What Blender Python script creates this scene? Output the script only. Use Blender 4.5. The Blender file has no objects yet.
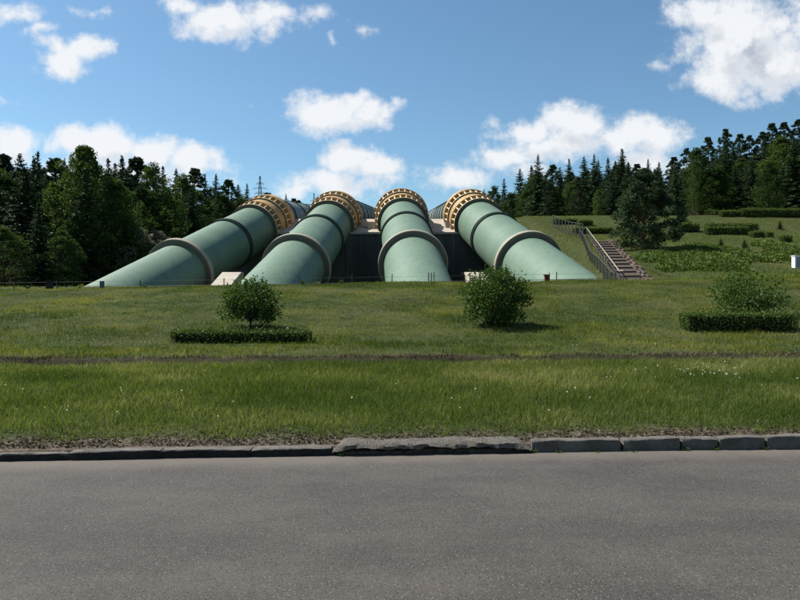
import bpy, math, random
import numpy as np
from mathutils import Vector

random.seed(7)
RNG = np.random.default_rng(11)
scene = bpy.context.scene
COL = scene.collection
R = math.radians

# ------------------------------------------------------------------ camera
EYE = 1.6
FPX, HOR = 647.0, 294.5          # focal length and horizon of the photograph, in its own pixels
cam_data = bpy.data.cameras.new('camera')
cam = bpy.data.objects.new('camera', cam_data)
COL.objects.link(cam)
cam.location = (0, 0, EYE)
cam.rotation_euler = (R(90), 0, 0)
cam_data.sensor_width = 36.0
cam_data.lens = 36.0 * FPX / 800.0
cam_data.shift_y = (HOR - 300.0) / 800.0
cam_data.clip_start = 0.05
cam_data.clip_end = 6000
scene.camera = cam

# ------------------------------------------------------------------ light and exposure
SUN_EL, SUN_AZ = R(52), R(-68)    # azimuth clockwise from the view direction
to_sun = Vector((math.sin(SUN_AZ) * math.cos(SUN_EL), math.cos(SUN_AZ) * math.cos(SUN_EL), math.sin(SUN_EL)))
sl = bpy.data.lights.new('sun', 'SUN')
sl.energy = 5.0
sl.angle = R(0.5)
sl.color = (1.0, 0.955, 0.88)
so = bpy.data.objects.new('sun', sl)
COL.objects.link(so)
so.rotation_euler = (-to_sun).to_track_quat('-Z', 'Y').to_euler()
so.location = (-60, 30, 90)

scene.view_settings.view_transform = 'Standard'
scene.view_settings.look = 'None'
scene.view_settings.exposure = 0.85
scene.view_settings.gamma = 1.0
scene.view_settings.use_curve_mapping = False
scene.render.engine = 'CYCLES'
scene.cycles.max_bounces = 6
scene.cycles.diffuse_bounces = 3
scene.cycles.transparent_max_bounces = 6
scene.cycles.use_denoising = True


class NT:
    """a small helper to wire node trees"""
    def __init__(self, tree):
        self.t = tree

    def n(self, typ, **kw):
        nd = self.t.nodes.new(typ)
        for k, v in kw.items():
            setattr(nd, k, v)
        return nd

    def put(self, sock, v):
        if isinstance(v, bpy.types.NodeSocket):
            self.t.links.new(v, sock)
        elif v is not None:
            try:
                sock.default_value = v
            except Exception:
                sock.default_value = (v, v, v)

    def m(self, op, a, b=None, c=None, clamp=False):
        nd = self.n('ShaderNodeMath', operation=op, use_clamp=clamp)
        self.put(nd.inputs[0], a)
        if b is not None:
            self.put(nd.inputs[1], b)
        if c is not None:
            self.put(nd.inputs[2], c)
        return nd.outputs[0]

    def v(self, op, a, b=None):
        nd = self.n('ShaderNodeVectorMath', operation=op)
        self.put(nd.inputs[0], a)
        if b is not None:
            self.put(nd.inputs[1], b)
        return nd.outputs['Value'] if op in ('LENGTH', 'DOT_PRODUCT', 'DISTANCE') else nd.outputs[0]

    def mix(self, f, a, b, blend='MIX'):
        nd = self.n('ShaderNodeMix', data_type='RGBA', blend_type=blend)
        self.put(nd.inputs[0], f)
        self.put(nd.inputs[6], a if not isinstance(a, tuple) else (*a[:3], 1))
        self.put(nd.inputs[7], b if not isinstance(b, tuple) else (*b[:3], 1))
        return nd.outputs[2]

    def noise(self, vec, scale, detail=4, rough=0.55, dims='3D', dist=0.0):
        nd = self.n('ShaderNodeTexNoise', noise_dimensions=dims)
        self.put(nd.inputs['Vector'], vec)
        nd.inputs['Scale'].default_value = scale
        nd.inputs['Detail'].default_value = detail
        nd.inputs['Roughness'].default_value = rough
        nd.inputs['Distortion'].default_value = dist
        return nd.outputs[0]

    def rng(self, x, a, b, c=0.0, d=1.0, smooth=True):
        nd = self.n('ShaderNodeMapRange', interpolation_type='SMOOTHSTEP' if smooth else 'LINEAR')
        self.put(nd.inputs[0], x)
        for i, q in enumerate((a, b, c, d)):
            nd.inputs[i + 1].default_value = q
        return nd.outputs[0]

    def comb(self, x, y, z):
        nd = self.n('ShaderNodeCombineXYZ')
        for i, q in enumerate((x, y, z)):
            self.put(nd.inputs[i], q)
        return nd.outputs[0]

    def sep(self, v):
        nd = self.n('ShaderNodeSeparateXYZ')
        self.put(nd.inputs[0], v)
        return nd.outputs


# ------------------------------------------------------------------ world: clear sky with cumulus
world = bpy.data.worlds.new('World')
scene.world = world
world.use_nodes = True
wt = world.node_tree
wt.nodes.clear()
W = NT(wt)
sky = W.n('ShaderNodeTexSky', sky_type='NISHITA')
sky.sun_disc = False
sky.sun_elevation = SUN_EL
sky.sun_rotation = SUN_AZ % (2 * math.pi)
sky.altitude = 100
sky.air_density = 1.0
sky.dust_density = 0.6
sky.ozone_density = 1.6
SKY_STRENGTH = 0.058
bgs = W.n('ShaderNodeBackground')
W.put(bgs.inputs['Color'], W.mix(1.0, sky.outputs[0], (0.94, 1.20, 1.25), 'MULTIPLY'))
bgs.inputs['Strength'].default_value = SKY_STRENGTH

# cumulus puffs: direction (right / forward, up / forward), half width, half height, weight
PUFFS = [
    (62, 62, 30, 20, 1.0), (84, 50, 22, 16, .85), (52, 50, 20, 14, .7),
    (215, 22, 44, 22, 1.0), (262, 18, 48, 18, .75), (240, 38, 26, 16, .6), (185, 6, 26, 14, .8), (315, 10, 18, 16, .45),
    (16, 12, 34, 16, .62), (40, 28, 26, 11, .52), (90, 12, 30, 8, .34),
    (12, 142, 34, 22, 1.0), (70, 140, 32, 22, .95), (105, 146, 46, 24, 1.1), (150, 150, 44, 20, 1.05), (192, 156, 34, 20, 1.0),
    (120, 170, 100, 26, .8), (330, 112, 48, 22, 1.0), (370, 114, 32, 20, .95), (350, 100, 28, 12, .8),
    (350, 158, 34, 20, 1.1), (376, 164, 32, 20, 1.0), (330, 182, 54, 20, 1.0), (300, 188, 30, 12, .8), (372, 182, 34, 20, .7),
    (525, 130, 40, 18, .95), (570, 124, 40, 24, 1.1), (560, 145, 70, 18, .85), (618, 138, 40, 22, .95), (655, 138, 34, 24, 1.0),
    (650, 165, 50, 20, .7), (500, 160, 40, 16, .8), (458, 174, 44, 18, .85), (520, 172, 40, 16, .55),
    (742, 40, 62, 52, 1.15), (705, 14, 40, 24, 1.0), (720, 80, 40, 26, .95), (780, 62, 50, 40, 1.1), (830, 20, 60, 70, 1.0),
    (360, 30, 14, 9, .45), (332, 38, 10, 8, .42), (10, 100, 16, 7, .45), (660, 64, 16, 8, .36), (250, 103, 10, 4, .36),
    (-70, 60, 60, 30, 1.0), (-120, 150, 90, 26, 1.0), (900, 120, 60, 26, 1.0), (1000, 30, 80, 40, 1.0),
]


def puff_group():
    g = bpy.data.node_groups.new('cumulus_density', 'ShaderNodeTree')
    g.interface.new_socket(name='P', in_out='INPUT', socket_type='NodeSocketVector')
    g.interface.new_socket(name='D', in_out='OUTPUT', socket_type='NodeSocketFloat')
    G = NT(g)
    gi = G.n('NodeGroupInput')
    go = G.n('NodeGroupOutput')
    p = gi.outputs[0]
    # large and small warps give the billowed outline
    w1 = G.n('ShaderNodeTexNoise', noise_dimensions='3D')
    G.put(w1.inputs['Vector'], p)
    w1.inputs['Scale'].default_value = 14
    w1.inputs['Detail'].default_value = 3
    off = G.v('SUBTRACT', w1.outputs['Color'], (0.5, 0.5, 0.5))
    off = G.v('MULTIPLY', off, (0.075, 0.05, 0.0))
    pw = G.v('ADD', p, off)
    best = None
    for (x, y, rx, ry, w) in PUFFS:
        c = ((x - 400) / FPX, (HOR - y) / FPX, 0)
        d = G.v('SUBTRACT', pw, c)
        d = G.v('MULTIPLY', d, (FPX / rx, FPX / ry, 0))
        l = G.v('LENGTH', d)
        val = G.m('MULTIPLY_ADD', l, -0.75 * w, 1.0 * w)
        best = val if best is None else G.m('SMOOTH_MAX', best, val, 0.12)
    f1 = G.noise(p, 26, 9, 0.66)
    f2 = G.noise(p, 9, 5, 0.55)
    nz = G.m('ADD', G.m('MULTIPLY', G.m('SUBTRACT', f1, 0.5), 1.15), G.m('MULTIPLY', G.m('SUBTRACT', f2, 0.5), 0.9))
    d = G.m('ADD', best, nz)
    G.put(go.inputs[0], d)
    return g


grp = puff_group()
tc = W.n('ShaderNodeTexCoord')
sx, sy, sz = W.sep(tc.outputs['Generated'])
ya = W.m('MAXIMUM', W.m('ABSOLUTE', sy), 0.04)
pu = W.comb(W.m('DIVIDE', sx, ya), W.m('DIVIDE', sz, ya), W.m('MULTIPLY', W.m('LESS_THAN', sy, 0.0), 3.0))
g1 = W.n('ShaderNodeGroup', node_tree=grp)
W.put(g1.inputs[0], pu)
g2 = W.n('ShaderNodeGroup', node_tree=grp)
W.put(g2.inputs[0], W.v('ADD', pu, (-0.020, 0.034, 0)))
dens, dens2 = g1.outputs[0], g2.outputs[0]
mask = W.rng(dens, 0.15, 0.70)
mask = W.m('MULTIPLY', mask, W.rng(sz, 0.0, 0.06))
body = W.rng(dens, 0.3, 1.15)
lit = W.rng(W.m('SUBTRACT', dens, dens2), -0.26, 0.26)
deep = W.m('MULTIPLY', body, W.m('SUBTRACT', 1.0, lit))
ccol = W.mix(W.m('MULTIPLY', deep, 0.9), (0.95, 0.97, 1.0), (0.40, 0.47, 0.58))
bgc = W.n('ShaderNodeBackground')
W.put(bgc.inputs['Color'], ccol)
bgc.inputs['Strength'].default_value = 0.53
mx = W.n('ShaderNodeMixShader')
W.put(mx.inputs[0], W.m('MULTIPLY', mask, 0.97))
W.t.links.new(bgs.outputs[0], mx.inputs[1])
W.t.links.new(bgc.outputs[0], mx.inputs[2])
wo = W.n('ShaderNodeOutputWorld')
W.t.links.new(mx.outputs[0], wo.inputs[0])
try:
    world.cycles.sampling_method = 'MANUAL'
    world.cycles.sample_map_resolution = 512
except Exception:
    pass


# ------------------------------------------------------------------ numeric noise
def hash2(ix, iy, seed=0):
    h = (ix.astype(np.int64) * 374761393 + iy.astype(np.int64) * 668265263 + seed * 1442695041) & 0xFFFFFFFF
    h = ((h ^ (h >> 13)) * 1274126177) & 0xFFFFFFFF
    return ((h ^ (h >> 16)) & 0xFFFF) / 65535.0


def vnoise(x, y, seed=0):
    x = np.asarray(x, float)
    y = np.asarray(y, float)
    ix, iy = np.floor(x), np.floor(y)
    fx, fy = x - ix, y - iy
    fx = fx * fx * (3 - 2 * fx)
    fy = fy * fy * (3 - 2 * fy)
    a, b = hash2(ix, iy, seed), hash2(ix + 1, iy, seed)
    c, d = hash2(ix, iy + 1, seed), hash2(ix + 1, iy + 1, seed)
    return (a * (1 - fx) + b * fx) * (1 - fy) + (c * (1 - fx) + d * fx) * fy


def fbm(x, y, seed=0, octv=4):
    s, a, t = 0, 1.0, 0
    for k in range(octv):
        s = s + a * vnoise(np.asarray(x) * 2 ** k, np.asarray(y) * 2 ** k, seed + k * 17)
        t += a
        a *= 0.5
    return s / t


def sstep(a, b, x):
    t = np.clip((np.asarray(x, float) - a) / (b - a), 0, 1)
    return t * t * (3 - 2 * t)


# ------------------------------------------------------------------ terrain heights
SK = 0.065                        # the road runs slightly away to the right
NEAR = np.array([(-600, -.03), (6.498, -.03), (6.515, .075), (6.9, .105), (7.4, .13), (11.70, .345), (11.80, .30), (11.92, .315), (12.0, .40), (12.12, .43),
                 (15, .50), (16.2, .62), (17.5, .80), (28, 2.03), (29, 2.10), (30.5, 2.09), (33, 2.0), (40, 1.95), (900, 1.95)])
ZC = np.array([(28, 2.0), (62, 1.9), (76, 2.2), (79, 4.0), (84, 8.3), (100, 10.2), (200, 21.2), (330, 35.6), (700, 74), (1500, 90)])
ZL = np.array([(28, 2.1), (70, 2.0), (100, 5), (150, 14), (215, 20), (300, 29), (420, 45), (700, 74), (1500, 90)])
ZR = np.array([(28, 2.25), (36, 2.55), (45, 3.15), (58, 5.7), (72, 8.2), (85, 11.9), (100, 13.2), (130, 14.5), (150, 17), (260, 29), (420, 44), (700, 74), (1500, 90)])


def ip(tab, x):
    return np.interp(x, tab[:, 0], tab[:, 1])


def stair_x(y):
    return 14.5 + .2227 * (y - 43)


def stair_z(y):
    return 2.75 + .1886 * (y - 43)


def height(x, y, rough=True):
    x = np.asarray(x, float)
    y = np.asarray(y, float)
    v = y - SK * x
    xc = np.clip(x, -60, 60)
    near = ip(NEAR, v) + 0.017 * np.clip(xc, -25, 25) * sstep(13, 26, v)
    l = sstep(-24, -31, x)
    e0 = np.clip(14.1 - .138 * (y - 60), 12.4, 16.2)
    r = sstep(0, 4.6, x - e0)
    far_r = ip(ZR, y) + np.clip(x - 25, 0, 250) * 0.17 * sstep(85, 140, y)
    far_l = ip(ZL, y) + np.clip(-x - 60, 0, 250) * 0.05 * sstep(90, 150, y)
    far = ip(ZC, y) * (1 - l) * (1 - r) + far_l * l + far_r * r
    k = sstep(29.0, 36.0, v)
    z = near * (1 - k) + far * k
    w = x - stair_x(y)                # graded strip under the stairs
    k = sstep(-1.5, -.75, w) * (1 - sstep(2.4, 5.0, w)) * sstep(36, 40, y) * (1 - sstep(66, 72, y))
    z = z * (1 - k) + np.maximum(stair_z(y), 1.95) * k
    if rough:
        a = sstep(6.52, 6.75, v)
        bump = (fbm(x * 1.6, y * 1.6, 3, 3) - .5) * .05 + (fbm(x * 6, y * 6, 5, 2) - .5) * .03
        bump = bump + (fbm(x * .25, y * .25, 9, 2) - .5) * .16 * sstep(13, 18, v)
        lip = np.exp(-((v - 11.9) / .25) ** 2)
        bump = bump + lip * (fbm(x * 2.2, y * 2.2, 21, 3) - .5) * .10
        clod = sstep(6.55, 6.65, v) * (1 - sstep(7.0, 7.5, v))
        bump = bump + clod * (fbm(x * 9, y * 9, 33, 3) - .45) * .06
        z = z + a * bump
    return z


def hit(px, py):
    """where the sight line through a point of the photograph meets the ground"""
    d = np.arange(6.0, 500, 0.05)
    x = (px - 400) / FPX * d
    z = EYE + (HOR - py) / FPX * d
    g = height(x, d, False)
    i = np.argmax(g >= z)
    return float(x[i]), float(d[i]), float(g[i])


# ------------------------------------------------------------------ materials
def new_mat(name):
    m = bpy.data.materials.new(name)
    m.use_nodes = True
    m.node_tree.nodes.clear()
    N = NT(m.node_tree)
    out = N.n('ShaderNodeOutputMaterial')
    b = N.n('ShaderNodeBsdfPrincipled')
    b.inputs['Specular IOR Level'].default_value = 0.3
    N.t.links.new(b.outputs[0], out.inputs[0])
    return m, N, b, out


def bump(N, b, h, strength=0.5, dist=0.02):
    nd = N.n('ShaderNodeBump')
    nd.inputs['Strength'].default_value = strength
    nd.inputs['Distance'].default_value = dist
    N.put(nd.inputs['Height'], h)
    N.t.links.new(nd.outputs[0], b.inputs['Normal'])


def mat_surface(name, c1, c2, scale=2.0, rough=0.8, bump_scale=None, bump_strength=0.3, bump_dist=0.02, stretch=(1, 1, 1), detail=5,
                c3=None, metallic=0.0, alb=0.54):
    m, N, b, out = new_mat(name)
    pos = N.n('ShaderNodeNewGeometry').outputs['Position']
    p = N.v('MULTIPLY', pos, stretch)
    f = N.rng(N.noise(p, scale, detail, 0.6), 0.3, 0.7)
    c1, c2 = [tuple(q * alb for q in c) for c in (c1, c2)]
    col = N.mix(f, c1, c2)
    if c3:
        c3 = tuple(q * alb for q in c3)
        f3 = N.rng(N.noise(p, scale * 3.7, 4, 0.7), 0.56, 0.72)
        col = N.mix(N.m('MULTIPLY', f3, 0.7), col, c3)
    N.put(b.inputs['Base Color'], col)
    b.inputs['Roughness'].default_value = rough
    b.inputs['Metallic'].default_value = metallic
    if bump_scale:
        bump(N, b, N.noise(pos, bump_scale, 5, 0.6), bump_strength, bump_dist)
    return m


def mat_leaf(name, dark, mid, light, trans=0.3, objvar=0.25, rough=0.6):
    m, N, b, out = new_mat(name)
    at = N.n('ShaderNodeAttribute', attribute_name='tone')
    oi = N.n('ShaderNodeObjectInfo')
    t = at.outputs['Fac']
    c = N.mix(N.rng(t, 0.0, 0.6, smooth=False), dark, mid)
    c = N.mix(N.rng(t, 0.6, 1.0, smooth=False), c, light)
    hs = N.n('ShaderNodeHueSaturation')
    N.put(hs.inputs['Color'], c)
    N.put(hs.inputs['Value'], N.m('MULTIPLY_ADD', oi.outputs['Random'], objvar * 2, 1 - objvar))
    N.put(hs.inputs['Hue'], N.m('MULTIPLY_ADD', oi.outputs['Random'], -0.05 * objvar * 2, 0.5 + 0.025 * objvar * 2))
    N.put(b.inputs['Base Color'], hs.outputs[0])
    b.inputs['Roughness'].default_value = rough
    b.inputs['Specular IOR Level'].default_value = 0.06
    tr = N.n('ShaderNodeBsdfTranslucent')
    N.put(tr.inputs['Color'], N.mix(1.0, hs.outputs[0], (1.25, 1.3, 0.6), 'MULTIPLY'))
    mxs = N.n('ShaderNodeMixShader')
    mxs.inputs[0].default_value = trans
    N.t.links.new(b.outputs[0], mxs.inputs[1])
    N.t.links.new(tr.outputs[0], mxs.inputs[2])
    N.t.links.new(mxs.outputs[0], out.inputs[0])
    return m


def mat_ground():
    m, N, b, out = new_mat('earth and turf')
    pos = N.n('ShaderNodeNewGeometry').outputs['Position']
    x, y, z = N.sep(pos)
    v = N.m('SUBTRACT', y, N.m('MULTIPLY', x, SK))
    n1 = N.noise(pos, 0.5, 4, 0.6)
    n2 = N.noise(pos, 3.0, 5, 0.65)
    n3 = N.noise(pos, 16, 4, 0.7)
    turf = N.mix(N.rng(n2, .35, .65), (.022, .032, .009), (.044, .056, .016))
    turf = N.mix(N.m('MULTIPLY', N.rng(n1, .45, .7), .55), turf, (.066, .062, .030))
    dry = N.mix(N.rng(n3, .35, .65), (.050, .039, .029), (.115, .094, .071))
    # worn soil behind the kerb; at the old path edge darkened for shade
    vn = N.m('ADD', v, N.m('MULTIPLY', N.m('SUBTRACT', n2, .5), 0.9))
    k1 = N.m('SUBTRACT', 1.0, N.rng(vn, 6.7, 7.05))
    k2 = N.m('MULTIPLY', N.rng(vn, 11.65, 11.82), N.m('SUBTRACT', 1.0, N.rng(vn, 12.1, 12.5)))
    col = N.mix(k1, turf, dry)
    col = N.mix(N.m('MULTIPLY', k2, .85), col, (.028, .022, .014))  # shade below the turf lip, painted into the soil colour
    # dark brown needle litter of the woods
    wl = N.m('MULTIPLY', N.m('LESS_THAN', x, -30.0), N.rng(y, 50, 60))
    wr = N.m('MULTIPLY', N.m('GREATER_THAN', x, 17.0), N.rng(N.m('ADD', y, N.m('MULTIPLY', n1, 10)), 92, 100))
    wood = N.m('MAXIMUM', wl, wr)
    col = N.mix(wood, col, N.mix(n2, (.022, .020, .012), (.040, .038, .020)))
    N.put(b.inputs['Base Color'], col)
    b.inputs['Roughness'].default_value = .95
    b.inputs['Specular IOR Level'].default_value = .1
    bump(N, b, N.m('ADD', n3, n2), .8, .04)
    return m


def mat_road():
    m, N, b, out = new_mat('worn asphalt')
    pos = N.n('ShaderNodeNewGeometry').outputs['Position']
    x, y, z = N.sep(pos)
    v = N.m('SUBTRACT', y, N.m('MULTIPLY', x, SK))
    vo = N.n('ShaderNodeTexVoronoi', feature='F1')
    N.put(vo.inputs['Vector'], pos)
    vo.inputs['Scale'].default_value = 150
    cr, cg, cb = N.sep(vo.outputs['Color'])
    big = N.m('MULTIPLY_ADD', N.noise(N.v('MULTIPLY', pos, (.05, 1, 1)), 1.3, 3, .5), .22, N.m('MULTIPLY', N.noise(N.v('MULTIPLY', pos, (0.6, 1, 1)), 1.1, 7, .7), .78))
    fine = N.noise(pos, 60, 4, .75)
    base = N.mix(N.rng(big, .38, .62), (.040, .0355, .0318), (.068, .0606, .0540))
    base = N.mix(N.rng(cr, 0.0, 1.0, 0, .6, False), base, N.mix(cg, (.016, .0142, .0127), (.112, .0995, .088)))
    base = N.mix(N.m('MULTIPLY', N.rng(cb, .965, .99), .6), base, (.20, .19, .175))
    base = N.mix(N.m('MULTIPLY', N.rng(fine, .57, .70), .9), base, (.018, .017, .016))
    vo2 = N.n('ShaderNodeTexVoronoi', feature='F1')
    N.put(vo2.inputs['Vector'], N.v('ADD', pos, (3.1, 7.7, 0)))
    vo2.inputs['Scale'].default_value = 42
    pr, pg, pb = N.sep(vo2.outputs['Color'])
    pit = N.m('MULTIPLY', N.m('LESS_THAN', vo2.outputs['Distance'], .24), N.m('GREATER_THAN', pr, .62))
    base = N.mix(N.m('MULTIPLY', pit, .8), base, (.014, .013, .0125))
    # pale dust blown against the kerb
    dn = N.m('ADD', v, N.m('MULTIPLY', N.m('SUBTRACT', N.noise(pos, 2.5, 4, .6), .5), .35))
    dust = N.rng(dn, 5.95, 6.38)
    base = N.mix(N.m('MULTIPLY', dust, .7), base, (.125, .108, .090))
    N.put(b.inputs['Base Color'], base)
    b.inputs['Roughness'].default_value = .85
    b.inputs['Specular IOR Level'].default_value = .25
    h = N.m('ADD', N.m('MULTIPLY', vo.outputs['Distance'], -1.0), N.m('MULTIPLY', fine, .8))
    h = N.m('SUBTRACT', h, N.m('MULTIPLY', pit, .8))
    bump(N, b, h, .55, .006)
    return m


def mat_pipe(name, c1, c2, streak, dirt):
    """old satin paint: plate by plate tone, weld lines, rain streaks, rubbed dirt"""
    m, N, b, out = new_mat(name)
    tcn = N.n('ShaderNodeTexCoord')
    pos = tcn.outputs['Object']
    x, y, z = N.sep(pos)
    f = N.rng(N.noise(pos, .35, 4, .6), .3, .7)
    col = N.mix(f, c1, c2)
    pl = N.m('DIVIDE', N.m('ADD', N.m('MULTIPLY', y, 1.0), N.m('MULTIPLY', z, .33)), 2.9)
    wn = N.n('ShaderNodeTexWhiteNoise', noise_dimensions='1D')
    N.put(wn.inputs['W'], N.m('FLOOR', pl))
    col = N.mix(N.m('MULTIPLY', wn.outputs['Value'], .22), col, streak)
    fr_ = N.m('ABSOLUTE', N.m('SUBTRACT', N.m('FRACT', pl), .5))
    weld = N.rng(fr_, .485, .497)
    col = N.mix(N.m('MULTIPLY', weld, .45), col, streak)
    st = N.noise(N.v('MULTIPLY', pos, (2.2, 1.2, .22)), 1.0, 6, .68)
    col = N.mix(N.m('MULTIPLY', N.rng(st, .50, .72), .55), col, streak)
    run = N.noise(N.v('MULTIPLY', pos, (3.5, .10, 2.5)), 1.0, 5, .6)
    col = N.mix(N.m('MULTIPLY', N.rng(run, .54, .72), .40), col, dirt)
    sp = N.noise(pos, 3.0, 6, .75)
    col = N.mix(N.m('MULTIPLY', N.rng(sp, .60, .75), .40), col, dirt)
    N.put(b.inputs['Base Color'], col)
    N.put(b.inputs['Roughness'], N.rng(sp, .3, .7, .50, .68))
    b.inputs['Specular IOR Level'].default_value = .28
    bump(N, b, N.m('ADD', N.noise(pos, .8, 3, .5), N.m('MULTIPLY', weld, .4)), .14, .05)
    return m


M = {}
M['ground'] = mat_ground()
M['road'] = mat_road()
M['pipe'] = mat_pipe('green pipe paint', (.098, .156, .110), (.120, .180, .128), (.066, .108, .078), (.140, .165, .132))
M['pipe_rear'] = mat_pipe('faded grey green pipe paint', (.105, .138, .130), (.13, .165, .15), (.07, .09, .086), (.145, .16, .15))
M['joint'] = mat_surface('dark green rubber and steel', (.035, .060, .048), (.055, .085, .068), 1.2, .6)
M['collar'] = mat_surface('weathered cream paint', (.44, .39, .29), (.54, .48, .37), 1.0, .7, c3=(.24, .21, .16))
M['collar_shade'] = mat_surface('olive steel face', (.17, .16, .12), (.22, .20, .15), 1.2, .7)  # front faces of the rings, their shade put into the colour
M['orange'] = mat_surface('ochre steel paint', (.56, .35, .14), (.68, .45, .20), .9, .6, c3=(.38, .22, .08))
M['ochre_edge'] = mat_surface('cream ochre edge paint', (.60, .47, .29), (.68, .55, .36), 1.3, .6, c3=(.40, .25, .11), alb=.85)  # paler than the drum: sunlight on rims and gussets is in the colour
M['recess'] = mat_surface('dirty brown recess', (.34, .20, .08), (.44, .27, .11), 1.5, .9)  # darker than the drum, so the windows carry painted shade
M['blackwall'] = mat_surface('black streaked concrete', (.10, .10, .10), (.19, .188, .18), .35, .8, 6, .3, .02, (1.6, 1.6, .18), c3=(.34, .32, .29))  # near black, streaked vertically
M['concrete'] = mat_surface('pale weathered concrete', (.40, .35, .285), (.50, .45, .37), .8, .9, 9, .3, .02, c3=(.26, .23, .19), alb=.75)
M['kerb'] = mat_surface('old grey kerb concrete', (.130, .116, .100), (.225, .205, .178), 5, .95, 38, .9, .014, c3=(.06, .054, .046))
M['face_shade'] = mat_surface('black grimy kerb face', (.020, .018, .016), (.045, .040, .035), 6, .95, 40, .6, .01, c3=(.07, .06, .05))  # shade of the kerb fronts and the undercut, put into the colour
M['rubble'] = mat_surface('pebbly poured concrete', (.19, .165, .138), (.29, .26, .222), 14, .95, 48, 1.0, .05, c3=(.060, .052, .044))
M['trunk'] = mat_surface('rough brown bark', (.055, .042, .030), (.10, .078, .056), 4, .95, 20, .6, .02, (1, 1, .3))
M['pinebark'] = mat_surface('orange brown pine bark', (.10, .060, .036), (.16, .10, .06), 4, .95, 20, .6, .02, (1, 1, .3))
M['post'] = mat_surface('dull steel post', (.07, .07, .065), (.12, .12, .11), 5, .7)
M['greypost'] = mat_surface('grey concrete post', (.15, .15, .14), (.22, .21, .20), 5, .9)
M['rail'] = mat_surface('pale ochre rail paint', (.48, .42, .28), (.56, .50, .36), 3, .6)
M['rust'] = mat_surface('rusty steel', (.13, .045, .022), (.20, .075, .035), 9, .9)
M['black'] = mat_surface('dark plastic', (.012, .013, .012), (.025, .026, .024), 6, .7)
M['step'] = mat_surface('brown stone step', (.070, .050, .037), (.125, .094, .072), 4, .95, 20, .6)
M['stone'] = mat_surface('reddish field stone', (.20, .135, .10), (.29, .215, .17), 2.4, .95, 9, .8, .03, c3=(.12, .10, .08), alb=.38)
M['white'] = mat_surface('white cabinet paint', (.74, .75, .77), (.80, .80, .80), 2, .5, alb=1.0)
M['greydoor'] = mat_surface('light grey cabinet paint', (.42, .43, .46), (.47, .48, .50), 2, .5)
M['steel'] = mat_surface('galvanised lattice steel', (.11, .12, .13), (.16, .17, .18), .5, .7)
M['core'] = mat_surface('brown twigs', (.018, .016, .009), (.034, .030, .017), 8, 1.0)
M['litter'] = mat_leaf('dry litter', (.030, .023, .016), (.085, .066, .045), (.19, .16, .115), .1, 0)
M['grass'] = mat_leaf('fresh grass', (.052, .080, .015), (.102, .138, .030), (.275, .255, .115), .40, 0, .5)
M['grass_bank'] = mat_leaf('mown bank grass', (.046, .070, .010), (.112, .138, .018), (.235, .215, .062), .36, 0, .6)
M['grass_hill'] = mat_leaf('hillside grass', (.075, .100, .020), (.120, .150, .030), (.20, .20, .07), .35, 0, .6)
M['spruce'] = mat_leaf('spruce needles', (.015, .030, .015), (.029, .054, .022), (.054, .086, .032), .12, .35)
M['pine'] = mat_leaf('pine needles', (.019, .034, .018), (.036, .060, .027), (.064, .094, .040), .14, .3)
M['broad'] = mat_leaf('broad leaves', (.022, .042, .012), (.042, .074, .018), (.076, .112, .030), .28, .35)
M['limeleaf'] = mat_leaf('yellow green leaves', (.035, .060, .014), (.065, .105, .022), (.11, .15, .04), .3, .2)
M['silver'] = mat_leaf('silvery flowering leaves', (.045, .055, .035), (.17, .17, .14), (.36, .34, .30), .2, .15)
M['bush'] = mat_leaf('bush leaves', (.028, .054, .013), (.058, .100, .024), (.115, .165, .050), .30, .1, .45)
M['hedge'] = mat_leaf('hedge leaves', (.030, .050, .013), (.058, .092, .022), (.13, .17, .05), .32, .15, .5)
M['juniper'] = mat_leaf('low juniper', (.042, .068, .016), (.082, .120, .026), (.14, .18, .05), .22, .1)
M['petal'] = mat_leaf('white petals', (.62, .62, .56), (.72, .72, .66), (.80, .80, .76), .2, 0)
M['yweed'] = mat_leaf('yellow green weed', (.08, .11, .02), (.15, .18, .03), (.24, .26, .06), .3, .1)


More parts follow.
